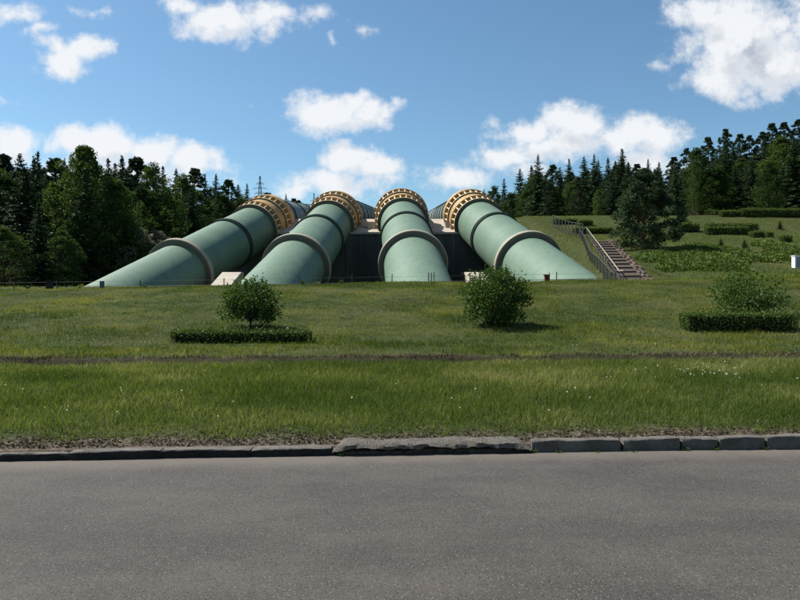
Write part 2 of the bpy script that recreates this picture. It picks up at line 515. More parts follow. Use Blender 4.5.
# ------------------------------------------------------------------ mesh helpers
class MB:
    """collects shapes; build() links them as one mesh object"""
    def __init__(self):
        self.v, self.f, self.mi = [], [], []

    def add(self, verts, faces, mi=0):
        o = len(self.v)
        self.v += [tuple(p) for p in verts]
        self.f += [tuple(i + o for i in f) for f in faces]
        self.mi += [mi] * len(faces)
        return self

    def box(self, c, s, rz=0.0, mi=0, tilt=0.0):
        cx, cy, cz = c
        vs = []
        for dx in (-.5, .5):
            for dy in (-.5, .5):
                for dz in (-.5, .5):
                    X, Y, Z = dx * s[0], dy * s[1], dz * s[2]
                    if tilt:
                        Y, Z = Y * math.cos(tilt) - Z * math.sin(tilt), Y * math.sin(tilt) + Z * math.cos(tilt)
                    vs.append((cx + X * math.cos(rz) - Y * math.sin(rz), cy + X * math.sin(rz) + Y * math.cos(rz), cz + Z))
        return self.add(vs, [(0, 1, 3, 2), (4, 6, 7, 5), (0, 4, 5, 1), (2, 3, 7, 6), (0, 2, 6, 4), (1, 5, 7, 3)], mi)

    def tube(self, pts, rad, n=8, mi=0, cap=True):
        pts = [Vector(p) for p in pts]
        if not isinstance(rad, (list, tuple)):
            rad = [rad] * len(pts)
        vs, fs = [], []
        for i, p in enumerate(pts):
            d = (pts[min(i + 1, len(pts) - 1)] - pts[max(i - 1, 0)]).normalized()
            a = d.cross(Vector((0, 0, 1)))
            if a.length < .05:
                a = d.cross(Vector((1, 0, 0)))
            a.normalize()
            b = d.cross(a)
            for k in range(n):
                t = 2 * math.pi * k / n
                vs.append(p + rad[i] * (math.cos(t) * a + math.sin(t) * b))
        for i in range(len(pts) - 1):
            for k in range(n):
                k2 = (k + 1) % n
                fs.append((i * n + k, i * n + k2, (i + 1) * n + k2, (i + 1) * n + k))
        if cap:
            fs.append(tuple(range(n - 1, -1, -1)))
            fs.append(tuple(range((len(pts) - 1) * n, len(pts) * n)))
        return self.add(vs, fs, mi)

    def build(self, name, mats, parent=None, smooth=False, ang=35):
        me = bpy.data.meshes.new(name)
        base, q = Vector((0, 0, 0)), parent
        while q is not None:
            base += Vector(q.location)
            q = q.parent
        me.from_pydata([tuple(Vector(p) - base) for p in self.v], [], self.f)
        for m in (mats if isinstance(mats, (list, tuple)) else [mats]):
            me.materials.append(m)
        me.polygons.foreach_set('material_index', self.mi)
        finish(me, smooth, ang)
        o = bpy.data.objects.new(name, me)
        COL.objects.link(o)
        o.parent = parent
        return o


def finish(me, smooth, ang=35):
    import bmesh
    bm = bmesh.new()
    bm.from_mesh(me)
    bmesh.ops.recalc_face_normals(bm, faces=bm.faces)
    bm.to_mesh(me)
    bm.free()
    if smooth:
        me.polygons.foreach_set('use_smooth', [True] * len(me.polygons))
        me.set_sharp_from_angle(angle=R(ang))
    me.update()


def np_mesh(name, V, F, mats, tone=None, mi=None, smooth=False):
    """mesh from arrays; F is (n,3) or (n,4)"""
    me = bpy.data.meshes.new(name)
    n, k = F.shape
    me.vertices.add(len(V))
    me.vertices.foreach_set('co', np.ascontiguousarray(V, np.float32).ravel())
    me.loops.add(n * k)
    me.loops.foreach_set('vertex_index', np.ascontiguousarray(F, np.int32).ravel())
    me.polygons.add(n)
    me.polygons.foreach_set('loop_start', np.arange(0, n * k, k, dtype=np.int32))
    me.polygons.foreach_set('loop_total', np.full(n, k, np.int32))
    for m in (mats if isinstance(mats, (list, tuple)) else [mats]):
        me.materials.append(m)
    if mi is not None:
        me.polygons.foreach_set('material_index', np.ascontiguousarray(mi, np.int32))
    if smooth:
        me.polygons.foreach_set('use_smooth', np.ones(n, bool))
    me.update(calc_edges=True)
    if tone is not None:
        at = me.attributes.new('tone', 'FLOAT', 'FACE')
        at.data.foreach_set('value', np.ascontiguousarray(tone, np.float32))
    return me


def link(name, me, parent=None):
    o = bpy.data.objects.new(name, me)
    COL.objects.link(o)
    o.parent = parent
    return o


def tag(o, label=None, cat=None, group=None, kind=None):
    if label:
        o['label'] = label
    if cat:
        o['category'] = cat
    if group:
        o['group'] = group
    if kind:
        o['kind'] = kind
    return o


def thing(name, label, cat, loc, group=None, rz=0.0, sc=None):
    o = bpy.data.objects.new(name, None)
    o.empty_display_size = .3
    COL.objects.link(o)
    o.location = loc
    o.rotation_euler = (0, 0, rz)
    if sc:
        o.scale = sc
    return tag(o, label, cat, group)


def unit(a):
    return a / np.maximum(np.linalg.norm(a, axis=-1, keepdims=True), 1e-9)


def cards(C, A, l, w, rng, flat=None):
    """diamond leaves: centres, long axes, lengths, widths"""
    A = unit(A)
    n = len(C)
    Q = rng.normal(size=(n, 3)) if flat is None else flat
    B = unit(np.cross(A, Q))
    l = np.broadcast_to(l, n)[:, None]
    w = np.broadcast_to(w, n)[:, None]
    V = np.stack([C - A * l * .5, C + B * w * .5 - A * l * .05, C + A * l * .5, C - B * w * .5 - A * l * .05], 1).reshape(-1, 3)
    F = np.arange(n * 4).reshape(n, 4)
    return V, F


def rand_dir(rng, n):
    return unit(rng.normal(size=(n, 3)))


# ------------------------------------------------------------------ setting: ground and road
def axis_pts(segs):
    out = []
    for a, b, s in segs:
        out.append(np.arange(a, b, s))
    return np.concatenate(out + [np.array([segs[-1][1]])])


ax = axis_pts([(-1500, -200, 60), (-200, -60, 7), (-60, -24, 1.5), (-24, -9, .5), (-9, 9, .15), (9, 24, .4), (24, 70, 1.0), (70, 200, 7), (200, 1500.1, 60)])
av = axis_pts([(-300, -20, 20), (-20, 6.0, 2), (6.0, 6.49, .24), (6.498, 6.52, .01), (6.56, 7.6, .07), (7.6, 11.5, .16), (11.5, 12.4, .05), (12.4, 33, .2), (33, 100, .8),
               (100, 340, 4), (340, 1600.1, 40)])
gx, gv = np.meshgrid(ax, av)
gy = gv + SK * np.clip(gx, -200, 200)
gz = height(gx, gy)
nx, ny = len(ax), len(av)
idx = np.arange(nx * ny).reshape(ny, nx)
F = np.stack([idx[:-1, :-1].ravel(), idx[:-1, 1:].ravel(), idx[1:, 1:].ravel(), idx[1:, :-1].ravel()], 1)
ground = link('ground', np_mesh('ground', np.stack([gx.ravel(), gy.ravel(), gz.ravel()], 1), F, M['ground'], smooth=True))
tag(ground, kind='structure')

rx = axis_pts([(-180, -20, 8), (-20, 20, .5), (20, 180.1, 8)])
rv = np.array([-3.0, 0, 2, 3, 4, 5, 5.6, 6.0, 6.25, 6.47])
X, Vv = np.meshgrid(rx, rv)
Y = Vv + SK * X
Z = .004 + .02 * sstep(6.2, 2.0, Vv) + (fbm(X * .5, Y * .5, 71, 2) - .5) * .012
idx = np.arange(X.size).reshape(X.shape)
F = np.stack([idx[:-1, :-1].ravel(), idx[:-1, 1:].ravel(), idx[1:, 1:].ravel(), idx[1:, :-1].ravel()], 1)
road = link('road', np_mesh('road', np.stack([X.ravel(), Y.ravel(), Z.ravel()], 1), F, M['road'], smooth=True))
tag(road, kind='structure')


# ------------------------------------------------------------------ kerb stones
def kerb_x(px):
    """x where the kerb line is seen at this column of the photograph"""
    t = (px - 400) / FPX
    return 6.44 * t / (1 - SK * t)


def kerb_stone(x0, x1, h, jit, label, mat, rough=.010, width=.13, vface=6.44, round_=.012, wave=0.0, overhang=False, face_shade=0):
    nxs = max(8, int((x1 - x0) / .035))
    prof = [(0, -.06), (0, h * .25), (0, h * .55), (0.002, h - round_), (round_ * .5, h - round_ * .25), (round_ * 1.5, h), (width * .35, h), (width * .65, h),
            (width - round_, h), (width, h - round_), (width, -.06)]
    if overhang:                        # the pour bulges out over its washed out foot
        prof[:4] = [(.13, -.06), (.12, h * .2), (.085, h * .42), (.01, h * .62)]
    vs, fs = [], []
    sd = int(abs(x0) * 97 + 13)
    for i in range(nxs + 1):
        x = x0 + (x1 - x0) * i / nxs
        e = min(i, nxs - i) / max(1, nxs)
        taper = min(1.0, .45 + e * 9) if overhang else 1.0
        rnd = .006 * max(0, 1 - e * nxs / 1.6)
        for j, (dv, z) in enumerate(prof):
            nA = float(fbm(x * 11 + j * 3.1, j * 1.7 + x0, sd, 3)) - .5
            nB = float(fbm(x * 9 - j * 2.3, j * 2.9 + x0, sd + 5, 3)) - .5
            nC = float(fbm(x * 1.3, x0, sd + 9, 2)) - .5
            vv = vface + dv + jit[0] + nA * rough * 2.2 + (rnd if dv < width * .5 else -rnd)
            vv += wave * nC * (1 if dv < width * .5 else -.6)
            zz = z + (nB * rough * 2.0 + jit[1] * (i / nxs - .5) + wave * nC * .5 - rnd if z > 0 else 0)
            vs.append((x, vv + SK * x, zz * taper if zz > 0 else zz))
    m = len(prof)
    for i in range(nxs):
        for j in range(m - 1):
            a = i * m + j
            fs.append((a, a + m, a + m + 1, a + 1))
    fs.append(tuple(range(m)))
    fs.append(tuple(range((nxs + 1) * m - 1, nxs * m - 1, -1)))
    b = MB()
    b.add(vs, fs)
    if face_shade:                           # painted shade: a darker colour on the front face
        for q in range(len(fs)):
            if q < nxs * (m - 1) and q % (m - 1) < face_shade:
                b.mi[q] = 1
    o = b.build('kerb_stone', [mat, M['face_shade']], None, True, 50)
    return tag(o, label, 'kerb stone', 'kerb stones along the road edge')


KERBS = [
    (-70, -4, .070, (0, .004), 'low dark kerb stone cut by the left edge of the photo', 'kerb'),
    (-4, 67, .072, (.004, -.004), 'short low kerb stone sunk beside crumbling soil, second from the left', 'kerb'),
    (69, 160, .088, (-.006, .006), 'kerb stone with a clean black face just right of the chipped joint at left', 'kerb'),
    (161, 250, .085, (.002, -.004), 'plain dark kerb stone below the left end of the clipped hedge', 'kerb'),
    (251, 331, .085, (0, .004), 'grey kerb stone butting the left end of the rough poured lump', 'kerb'),
    (532, 621, .122, (.006, -.006), 'grey kerb stone with a crack, first to the right of the poured lump', 'kerb'),
    (624, 681, .124, (.012, .010), 'short kerb stone with weeds at its foot, second right of the poured lump', 'kerb'),
    (683, 719, .118, (.016, -.012), 'broken kerb stub between two longer stones at right', 'kerb'),
    (720, 765, .126, (.0, .006), 'square kerb stone with a clean grey face near the right edge', 'kerb'),
    (767, 860, .134, (-.004, .004), 'long kerb stone running out of the right edge of the photo', 'kerb'),
]
for p0, p1, h, jit, lab, mk in KERBS:
    kerb_stone(kerb_x(p0) + .003, kerb_x(p1) - .003, h, jit, lab, M[mk], face_shade=3 if p0 < 331 else 0)
for side, lab in ((-1, 'low dark kerb stone further along the road, beyond the left edge of the photo'), (1, 'grey kerb stone further along the road, beyond the right edge of the photo')):
    for k in range(5):
        q = (kerb_x(-70) - 1.0 * k - 1.0) if side < 0 else (kerb_x(860) + 1.0 * k)
        kerb_stone(q + .004, q + .996, .072 if side < 0 else .13, (random.uniform(-.006, .006), random.uniform(-.006, .006)), lab, M['kerb'], face_shade=3 if side < 0 else 0)
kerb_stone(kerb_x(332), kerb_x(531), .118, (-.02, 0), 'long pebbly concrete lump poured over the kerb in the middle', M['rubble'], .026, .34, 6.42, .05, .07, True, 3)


# ------------------------------------------------------------------ penstock pipes
PX = [-20.399, -9.61, 1.208, 11.897]
PDX = [.159, .064, -.048, -.138]
PZ = [4.112 - .49, 4.112 - .024, 4.112 + .301, 4.112 + .214]
SLP = .329
YC, YM, YO, YR = 60.0, 70.27, 77.43, 83.2
RP = 2.7


def frame(u):
    u = Vector(u).normalized()
    a = u.cross(Vector((0, 0, 1))).normalized()
    return u, a, a.cross(u)


def revolve(b, O, u, prof, n=96, closed=False, mi=0, mis=None):
    u, a, c = frame(u)
    O = Vector(O)
    vs, fs, ms = [], [], []
    m = len(prof)
    for k in range(n):
        t = 2 * math.pi * k / n
        e = math.cos(t) * a + math.sin(t) * c
        for (s, r) in prof:
            vs.append(O + u * s + e * r)
    for k in range(n):
        k2 = (k + 1) % n
        for j in range(m if closed else m - 1):
            j2 = (j + 1) % m
            fs.append((k * m + j, k * m + j2, k2 * m + j2, k2 * m + j))
            ms.append(mis[j] if mis else mi)
    o = len(b.v)
    b.v += [tuple(p) for p in vs]
    b.f += [tuple(i + o for i in f) for f in fs]
    b.mi += ms


PIPE_LABELS = ['leftmost green penstock pipe beside the dark forest',
               'second green penstock pipe from the left, its right flank in shade',
               'third green penstock pipe, evenly lit and seen almost end on',
               'rightmost green penstock pipe beside the grassy slope and stairs']
for i in range(4):
    u = Vector((PDX[i], 1, SLP))
    k = u.length
    O = Vector((PX[i], YC, PZ[i]))
    root = thing('penstock_pipe', PIPE_LABELS[i], 'pipe', (PX[i], YC, PZ[i]), 'green penstock pipes coming down the hill')
    L = lambda y: (y - YC) * k
    # lower shell up to the expansion joint, with a few weld beads
    b = MB()
    prof = [(L(28), RP)]
    for s in np.arange(L(34), L(YM) - .6, 3.1):
        prof += [(s - .5, RP), (s - .09, RP), (s - .05, RP), (s, RP + .007), (s + .05, RP), (s + .09, RP), (s + .5, RP)]
    prof += [(L(YM) - .22, RP)]
    revolve(b, O, u, prof)
    b.build('lower_shell', M['pipe'], root, True, 40)
    b = MB()
    prof = [(L(YM) - .1, RP - .02)]
    for s in np.arange(L(YM) + 2.4, L(YO) - .6, 2.6):
        prof += [(s - .5, RP - .02), (s - .09, RP - .02), (s - .05, RP - .02), (s, RP - .013), (s + .05, RP - .02), (s + .09, RP - .02), (s + .5, RP - .02)]
    prof += [(L(YR) + .4, RP - .02)]
    revolve(b, O, u, prof)
    b.build('upper_shell', M['pipe'], root, True, 40)
    # thick support ring near the foot
    b = MB()
    revolve(b, O, u, [(-.30, RP - .05), (-.30, 2.80), (-.30, 3.16), (-.26, 3.24), (.22, 3.24), (.26, 3.19), (.26, 2.9), (.26, RP - .05)], closed=True,
            mis=[1, 1, 0, 0, 0, 0, 0, 0])
    b.build('support_ring', [M['collar'], M['collar_shade']], root, True, 40)
    # expansion joint: two flanges and a dark gland between them
    b = MB()
    s = L(YM)
    revolve(b, O, u, [(s - .34, RP - .05), (s - .34, 2.86), (s - .22, 2.86), (s - .22, 2.78), (s + .10, 2.78), (s + .10, 2.87), (s + .26, 2.87), (s + .26, RP - .05)], closed=True)
    ej = b.build('expansion_joint', M['joint'], root, True, 30)
    # ochre anchor collar with its two windowed stiffener rings
    b = MB()
    s0 = L(YO)
    LEN = L(YR) - s0
    revolve(b, O, u, [(s0 + .05, RP - .05), (s0 + .05, 2.78), (s0 + 1.2, 2.80), (s0 + 1.25, 3.02), (s0 + 3.2, 3.08), (s0 + 3.3, 2.90), (s0 + 4.5, 2.92), (s0 + 4.6, 3.20),
                      (s0 + LEN - .1, 3.24), (s0 + LEN, RP - .05)], closed=True, mis=[1, 1, 0, 0, 0, 1, 0, 0, 0, 0])
    ac = b.build('anchor_collar', [M['orange'], M['recess']], root, True, 30)
    uu, aa, cc = frame(u)
    for (sa, sb, ra, rb, ng) in ((s0 - .06, s0 + 1.32, 3.09, 3.25, 28), (s0 + 3.25, s0 + 4.7, 3.27, 3.42, 28)):
        b = MB()
        ri = 2.75
        revolve(b, O, u, [(sa, ri), (sa, ra - .05), (sa, ra), (sa + .16, ra), (sa + .16, ri)], closed=True, mis=[1, 1, 0, 0, 0])
        revolve(b, O, u, [(sb - .16, ri), (sb - .16, rb), (sb, rb), (sb, ri)], closed=True, mis=[2, 2, 0, 0])
        for q in range(ng):
            t = 2 * math.pi * (q + .5) / ng
            e = math.cos(t) * aa + math.sin(t) * cc
            g = math.cos(t) * cc - math.sin(t) * aa
            vs = []
            for ds, rt in ((sa + .1, ra - .01), (sb - .1, rb - .01)):
                for rr in (ri - .02, rt - .05):
                    for dt in (-.065, .065):
                        vs.append(O + uu * ds + e * rr + g * dt)
            b.add(vs, [(0, 1, 3, 2), (4, 6, 7, 5), (0, 4, 5, 1), (2, 3, 7, 6), (0, 2, 6, 4), (1, 5, 7, 3)], 0)
        b.build('stiffener_ring', [M['ochre_edge'], M['collar_shade'], M['orange']], ac, True, 30)
    # the pipe beyond the bend, rising more gently up the hill
    ur = Vector((.0155, 1, .112))
    O2 = O + u * (YR - YC)
    b = MB()
    revolve(b, O2, ur, [(-.3, RP - .03), (30, RP - .03), (80, RP - .03), (160, RP - .03), (250, RP - .03)], 72)
    rs = b.build('rear_shell', M['pipe_rear'], root, True, 40)
    for s in list(np.arange(4.2, 50, 8.5)) + list(np.arange(60, 200, 22)):
        b = MB()
        revolve(b, O2, ur, [(s - .2, RP - .1), (s - .2, 2.79), (s + .2, 2.79), (s + .2, RP - .1)], 64, closed=True)
        b.build('joint_ring', M['joint'], rs, True, 30)

# concrete anchor block the pipes pass through
ab = thing('anchor_block', 'massive concrete anchor block with a black front wall between the pipes', 'concrete block', (-4, 77.2, 1.5))
x0, x1 = -23.6, 13.4


def prism(b, poly, xa, xb, mi=0):
    n = len(poly)
    vs = [(xa, y, z) for y, z in poly] + [(xb, y, z) for y, z in poly]
    fs = [tuple(range(n)), tuple(range(2 * n - 1, n - 1, -1))] + [(i, (i + 1) % n, n + (i + 1) % n, n + i) for i in range(n)]
    b.add(vs, fs, mi)


b = MB()
prism(b, [(77.45, 1.0), (77.45, 8.82), (85.2, 11.2), (85.2, 1.0)], x0, x1)
for xx in (-15.9, -13.2, -6.2, -4.6, -2.0, 3.6, 6.9):
    b.box((xx, 77.36, 4.9), (.5, .24, 7.6))
b.build('front_wall', M['blackwall'], ab)
b = MB()
prism(b, [(77.18, 8.80), (77.18, 9.05), (85.4, 11.57), (85.4, 11.25), (77.6, 8.86)], x0 - .15, x1 + .15)
b.build('cap_slab', M['concrete'], ab)
for xx, lab in ((-3.7, 'small concrete step block on the anchor slab between the middle pipes'),
                (6.35, 'small concrete step block on the anchor slab left of the rightmost pipe')):
    b = MB()
    b.box((xx, 80.3, 10.22), (1.5, 1.2, .7))
    b.box((xx + .2, 79.3, 9.8), (.9, .7, .45))
    tag(b.build('step_block', M['concrete']), lab, 'concrete block', 'small blocks on the anchor slab')

for xx, w, dx, lab in ((-15.15, 1.7, .12, 'pale sloping concrete slab between the two left pipes'),
                   (6.75, 1.8, -.1, 'pale sloping concrete slab between the two right pipes, half behind the bush')):
    b = MB()
    prism(b, [(53.5, .9), (53.5, 2.0), (58.3, 3.62), (59.2, 3.62), (59.2, .9)], xx - w / 2, xx + w / 2)
    tag(b.build('concrete_slab', M['concrete']), lab, 'concrete slab', 'sloping slabs between the pipes')


# ------------------------------------------------------------------ trees
def limb_mesh(b, p0, p1, r0, r1, bend=.15, n=5, seg=3):
    p0, p1 = Vector(p0), Vector(p1)
    pts, rad = [], []
    for i in range(seg + 1):
        t = i / seg
        p = p0.lerp(p1, t)
        p.z += bend * math.sin(t * math.pi) * (p1 - p0).length * .4
        pts.append(p)
        rad.append(r0 + (r1 - r0) * t)
    b.tube(pts, rad, n)


class Proto:
    def __init__(self, crown, trunk, h, r):
        self.crown, self.trunk, self.h, self.r = crown, trunk, h, r


def trunk_mesh(b, mat):
    me = bpy.data.meshes.new('trunk')
    me.from_pydata(b.v, [], b.f)
    me.materials.append(mat)
    finish(me, True, 60)
    return me


def make_spruce(seed, h=15.0, r=3.0, mat='spruce', dens=1.0, droop=.28, low=.04, irregular=.25, wide=.20):
    rng = np.random.default_rng(seed)
    b = MB()
    b.tube([(0, 0, -.3), (0.03, 0, h * .5), (0, .02, h * .98)], [h * .016, h * .009, .02], 8)
    Cs, As, Ls, Ws, Ts = [], [], [], [], []
    z = h * low
    while z < h * .985:
        t = z / h
        env = r * (1 - t) ** .80 * (1.0 if t > .12 else .75 + t * 2)
        nb = int(5 + 4 * (1 - t))
        a0 = rng.uniform(0, 6.28)
        for q in range(nb):
            az = a0 + 6.283 * q / nb + rng.normal(0, .22)
            Lb = max(.10, env * rng.uniform(1 - irregular * 1.6, 1 + irregular))
            d = np.array([math.cos(az), math.sin(az), 0])
            side = np.array([-math.sin(az), math.cos(az), 0])
            zz = z + rng.normal(0, .12)
            dr = droop * (1.1 - t) * rng.uniform(.6, 1.3) - .30 * t
            if Lb > .9 and q % 2 == 0:
                limb_mesh(b, (0, 0, zz), tuple(d * Lb * .8 + np.array([0, 0, zz - dr * Lb * .6])), .045, .012, .1, 4, 2)
            ns = max(3, int(Lb / .17 * dens))
            s = (np.arange(ns) + rng.uniform(0, 1, ns)) / ns
            s = .12 + .88 * s
            for sd in (-1, 0, 1):
                n = len(s)
                ln = rng.uniform(.45, .85, n) * (1.15 - .55 * s) * (.26 + .74 * (1 - t))
                off = sd * ln[:, None] * .38 * side
                base = d * (s * Lb)[:, None] + off
                base[:, 2] += zz - dr * Lb * s ** 1.4 + .10 * Lb * np.maximum(s - .75, 0) + rng.normal(0, .06, n) - abs(sd) * .06
                ax_ = d * (1.0 if sd == 0 else .65) + sd * .8 * side + np.array([0, 0, -.30]) + rng.normal(0, .22, (n, 3))
                Cs.append(base)
                As.append(ax_)
                Ls.append(ln)
                Ws.append(rng.uniform(.7, 1.3, n) * wide * (.7 + .6 * (1 - s)))
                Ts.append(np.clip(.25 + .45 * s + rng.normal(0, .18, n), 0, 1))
        z += h * .026 * rng.uniform(.75, 1.25) * (1.0 if t < .7 else .75)
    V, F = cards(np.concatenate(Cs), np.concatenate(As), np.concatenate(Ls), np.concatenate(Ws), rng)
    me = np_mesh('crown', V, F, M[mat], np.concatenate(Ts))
    return Proto(me, trunk_mesh(b, M['trunk']), h, r)


def make_clumped(seed, h=14.0, r=3.6, base=.22, nclump=70, leaf=.26, per=110, mat='broad', bark='trunk', clump=(.8, 1.5), top=1.0, flat=.8, shape=.75, upness=0.0, tr=.016):
    """a crown of leaf clumps carried on limbs; uneven outline with gaps"""
    rng = np.random.default_rng(seed)
    b = MB()
    lean = rng.normal(0, .02, 2) * h
    b.tube([(0, 0, -.3), (lean[0] * .5, lean[1] * .5, h * .45), (lean[0], lean[1], h * .9)], [h * tr, h * tr * .65, .03], 8)
    Cs, As, Ls, Ws, Ts = [], [], [], [], []
    for q in range(nclump):
        t = rng.uniform(0, 1) ** .9
        zc = h * (base + (top - base) * t)
        # envelope: widest low in the crown, narrowing to the top
        env = r * (math.sin(math.pi * min(1, (.16 + .84 * t)) ** shape) ** .7 if t < .98 else .15)
        az = rng.uniform(0, 6.283)
        lob = 1 + .22 * math.sin(az * 3 + seed) + .15 * math.sin(az * 5 + seed * 2 + zc)
        rad = env * lob * rng.uniform(.35, 1.0) ** .6
        c = np.array([lean[0] * t + math.cos(az) * rad, lean[1] * t + math.sin(az) * rad, zc])
        cr = rng.uniform(*clump) * (1.05 - .45 * t)
        if rng.random() < .55:
            z0 = max(h * base * .6, zc - rad * rng.uniform(.4, .9) - .3)
            limb_mesh(b, (lean[0] * z0 / h, lean[1] * z0 / h, z0), tuple(c), h * tr * .28, .012, .12, 5, 3)
        n = int(per * rng.uniform(.7, 1.3))
        dv = rand_dir(rng, n)
        rr = cr * rng.uniform(.25, 1.0, n) ** .55
        pts = c + dv * rr[:, None] * np.array([1, 1, flat])
        ax_ = dv * .7 + rng.normal(0, .5, (n, 3)) + np.array([0, 0, upness])
        Cs.append(pts)
        As.append(ax_)
        Ls.append(leaf * rng.uniform(.7, 1.35, n))
        Ws.append(leaf * rng.uniform(.4, .7, n))
        ct = rng.normal(0, .12)
        Ts.append(np.clip(.45 + ct + rng.normal(0, .2, n), 0, 1))
    V, F = cards(np.concatenate(Cs), np.concatenate(As), np.concatenate(Ls), np.concatenate(Ws), rng)
    me = np_mesh('crown', V, F, M[mat], np.concatenate(Ts))
    return Proto(me, trunk_mesh(b, M[bark]), h, r)


P = {
    'spruce': [make_spruce(1, 15, 4.1), make_spruce(2, 15, 3.7, irregular=.35), make_spruce(3, 15, 4.5, droop=.34), make_spruce(4, 15, 3.5, irregular=.4, dens=.95)],
    'pine': [make_clumped(11, 15, 3.6, .12, 210, .30, 66, 'pine', 'pinebark', (.45, .95), flat=.6, upness=.3),
             make_clumped(12, 15, 3.2, .08, 200, .30, 64, 'pine', 'pinebark', (.45, .9), flat=.6, upness=.3),
             make_clumped(13, 15, 3.9, .16, 210, .30, 66, 'pine', 'pinebark', (.45, 1.0), flat=.6, upness=.3)],
    'broad': [make_clumped(21, 14, 3.9, .05, 130, .29, 100), make_clumped(22, 14, 3.5, .04, 125, .29, 98, shape=.65), make_clumped(23, 14, 4.4, .04, 145, .29, 98, shape=.85)],
    'lime': [make_clumped(31, 14, 3.2, .08, 90, .25, 90, 'limeleaf')],
    'silver': [make_clumped(41, 6, 3.0, .10, 70, .22, 90, 'silver', clump=(.5, .9), flat=.6)],
}
KIND = {'spruce': ('spruce_tree', 'spruce'), 'pine': ('pine_tree', 'pine'), 'broad': ('broadleaf_tree', 'tree'), 'lime': ('broadleaf_tree', 'tree'), 'silver': ('flowering_tree', 'tree')}


def plant_tree(kind, x, y, h, label, group, wf=1.0, variant=None, rz=None):
    ps = P[kind]
    p = ps[random.randrange(len(ps)) if variant is None else variant % len(ps)]
    s = h / p.h
    z = float(height(x, y, False)) - .1
    nm, cat = KIND[kind]
    root = thing(nm, label, cat, (x, y, z), group, random.uniform(0, 6.28) if rz is None else rz, (s * wf, s * wf, s))
    link('trunk', p.trunk, root)
    link('crown', p.crown, root)
    return root


def at_px(px, d):
    return (px - 400) / FPX * d


def top_tree(kind, px, top, d, label, group=None, wf=1.0, variant=None):
    x = at_px(px, d)
    zt = EYE + (HOR - top) / FPX * d
    h = zt - float(height(x, d, False)) + .15
    return plant_tree(kind, x, d, h, label, group, wf, variant)


LF = 'trees of the forest left of the pipes'
RF = 'trees of the wood right of the pipes'
LEFT_NAMED = [
    ('broad', -14, 160, 78, 'broad dark tree half cut off by the left edge of the photo', 1.1),
    ('pine', 3, 156, 88, 'rounded pine top at the far left of the left skyline', 1.1),
    ('spruce', 20, 152, 92, 'spruce with a short blunt tip near the left end of the left skyline', 1.0),
    ('spruce', 38, 150, 96, 'spruce whose narrow tip spikes above the left skyline by the first cloud', .9),
    ('pine', 56, 160, 84, 'bushy pine filling the dip left of the tallest crown in the left forest', 1.15),
    ('spruce', 64, 159, 110, 'far spruce tip peeping over the dip in the left skyline', .9),
    ('broad', 88, 150, 74, 'tall loose crowned tree, the highest of the left forest', 1.0),
    ('spruce', 108, 157, 100, 'dark spruce just right of the tallest loose crown at left', 1.0),
    ('spruce', 122, 156, 106, 'spruce with a full cone tip above the silvery flowering tree', 1.05),
    ('pine', 137, 158, 104, 'pine with a flat top over the gap before the light green tree', 1.1),
    ('lime', 152, 165, 92, 'light green leafy tree standing in front of the dark forest edge', .95),
    ('spruce', 163, 165, 126, 'spruce right behind the light green leafy tree', 1.0),
    ('spruce', 176, 169, 140, 'slim spruce above the middle of the leftmost pipe', 1.0),
    ('broad', 186, 178, 112, 'round dark tree directly above the leftmost support ring', 1.0),
    ('pine', 192, 170, 150, 'pine over the upper half of the leftmost pipe', 1.1),
    ('spruce', 205, 173, 160, 'pointed spruce where the left skyline starts to fall', 1.0),
    ('spruce', 216, 174, 172, 'second pointed spruce where the left skyline starts to fall', .95),
    ('pine', 228, 180, 176, 'low pine on the falling skyline left of the pylon', 1.1),
    ('spruce', 238, 184, 190, 'small dark spruce left of the pylon', 1.1),
    ('spruce', 247, 183, 205, 'narrow spruce right beside the pylon', .9),
    ('pine', 268, 193, 215, 'low pine at the foot of the pylon above the leftmost ochre collar', 1.2),
    ('spruce', 286, 194, 262, 'distant spruce tip between the two left ochre collars', 1.0),
    ('pine', 293, 199, 278, 'distant dark pine on the treeline between the two left collars', 1.2),
    ('pine', 301, 201, 292, 'smaller distant pine where the treeline meets the rear pipe', 1.2),
    ('pine', 309, 205, 305, 'last and lowest distant tree left of the second ochre collar', 1.2),
    ('spruce', 38, 206, 62, 'pale grey green young spruce in front of the left forest', 1.25),
    ('broad', 4, 228, 60, 'low dark shrubby tree at the left edge behind the grass crest', 1.3),
    ('broad', 60, 232, 64, 'dark undergrowth tree right of the young pale spruce', 1.3),
    ('broad', 78, 214, 70, 'dark full tree behind the foot of the leftmost pipe', 1.1),
    ('silver', 128, 221, 78, 'silvery flowering tree left of the leftmost support ring', 1.2),
    ('silver', 158, 232, 84, 'smaller silvery flowering tree touching the leftmost support ring', 1.1),
    ('broad', 104, 196, 80, 'dark leafy tree behind the silvery flowering trees', 1.1),
    ('spruce', 22, 190, 72, 'dark mid height spruce behind the young pale spruce', 1.1),
    ('pine', 138, 186, 90, 'mid height pine behind the silvery flowering tree', 1.1),
    ('broad', 168, 194, 98, 'dark tree above the lower half of the leftmost pipe', 1.1),
    ('broad', 198, 192, 116, 'dark tree behind the upper half of the leftmost pipe', 1.1),
    ('broad', 222, 196, 134, 'dark tree over the leftmost expansion joint', 1.2),
    ('broad', 242, 198, 150, 'dark tree left of the leftmost ochre collar', 1.2),
]
for i, (kd, px, tp, d, lab, wf) in enumerate(LEFT_NAMED):
    top_tree(kd, px, tp, d, lab, LF, wf, i)

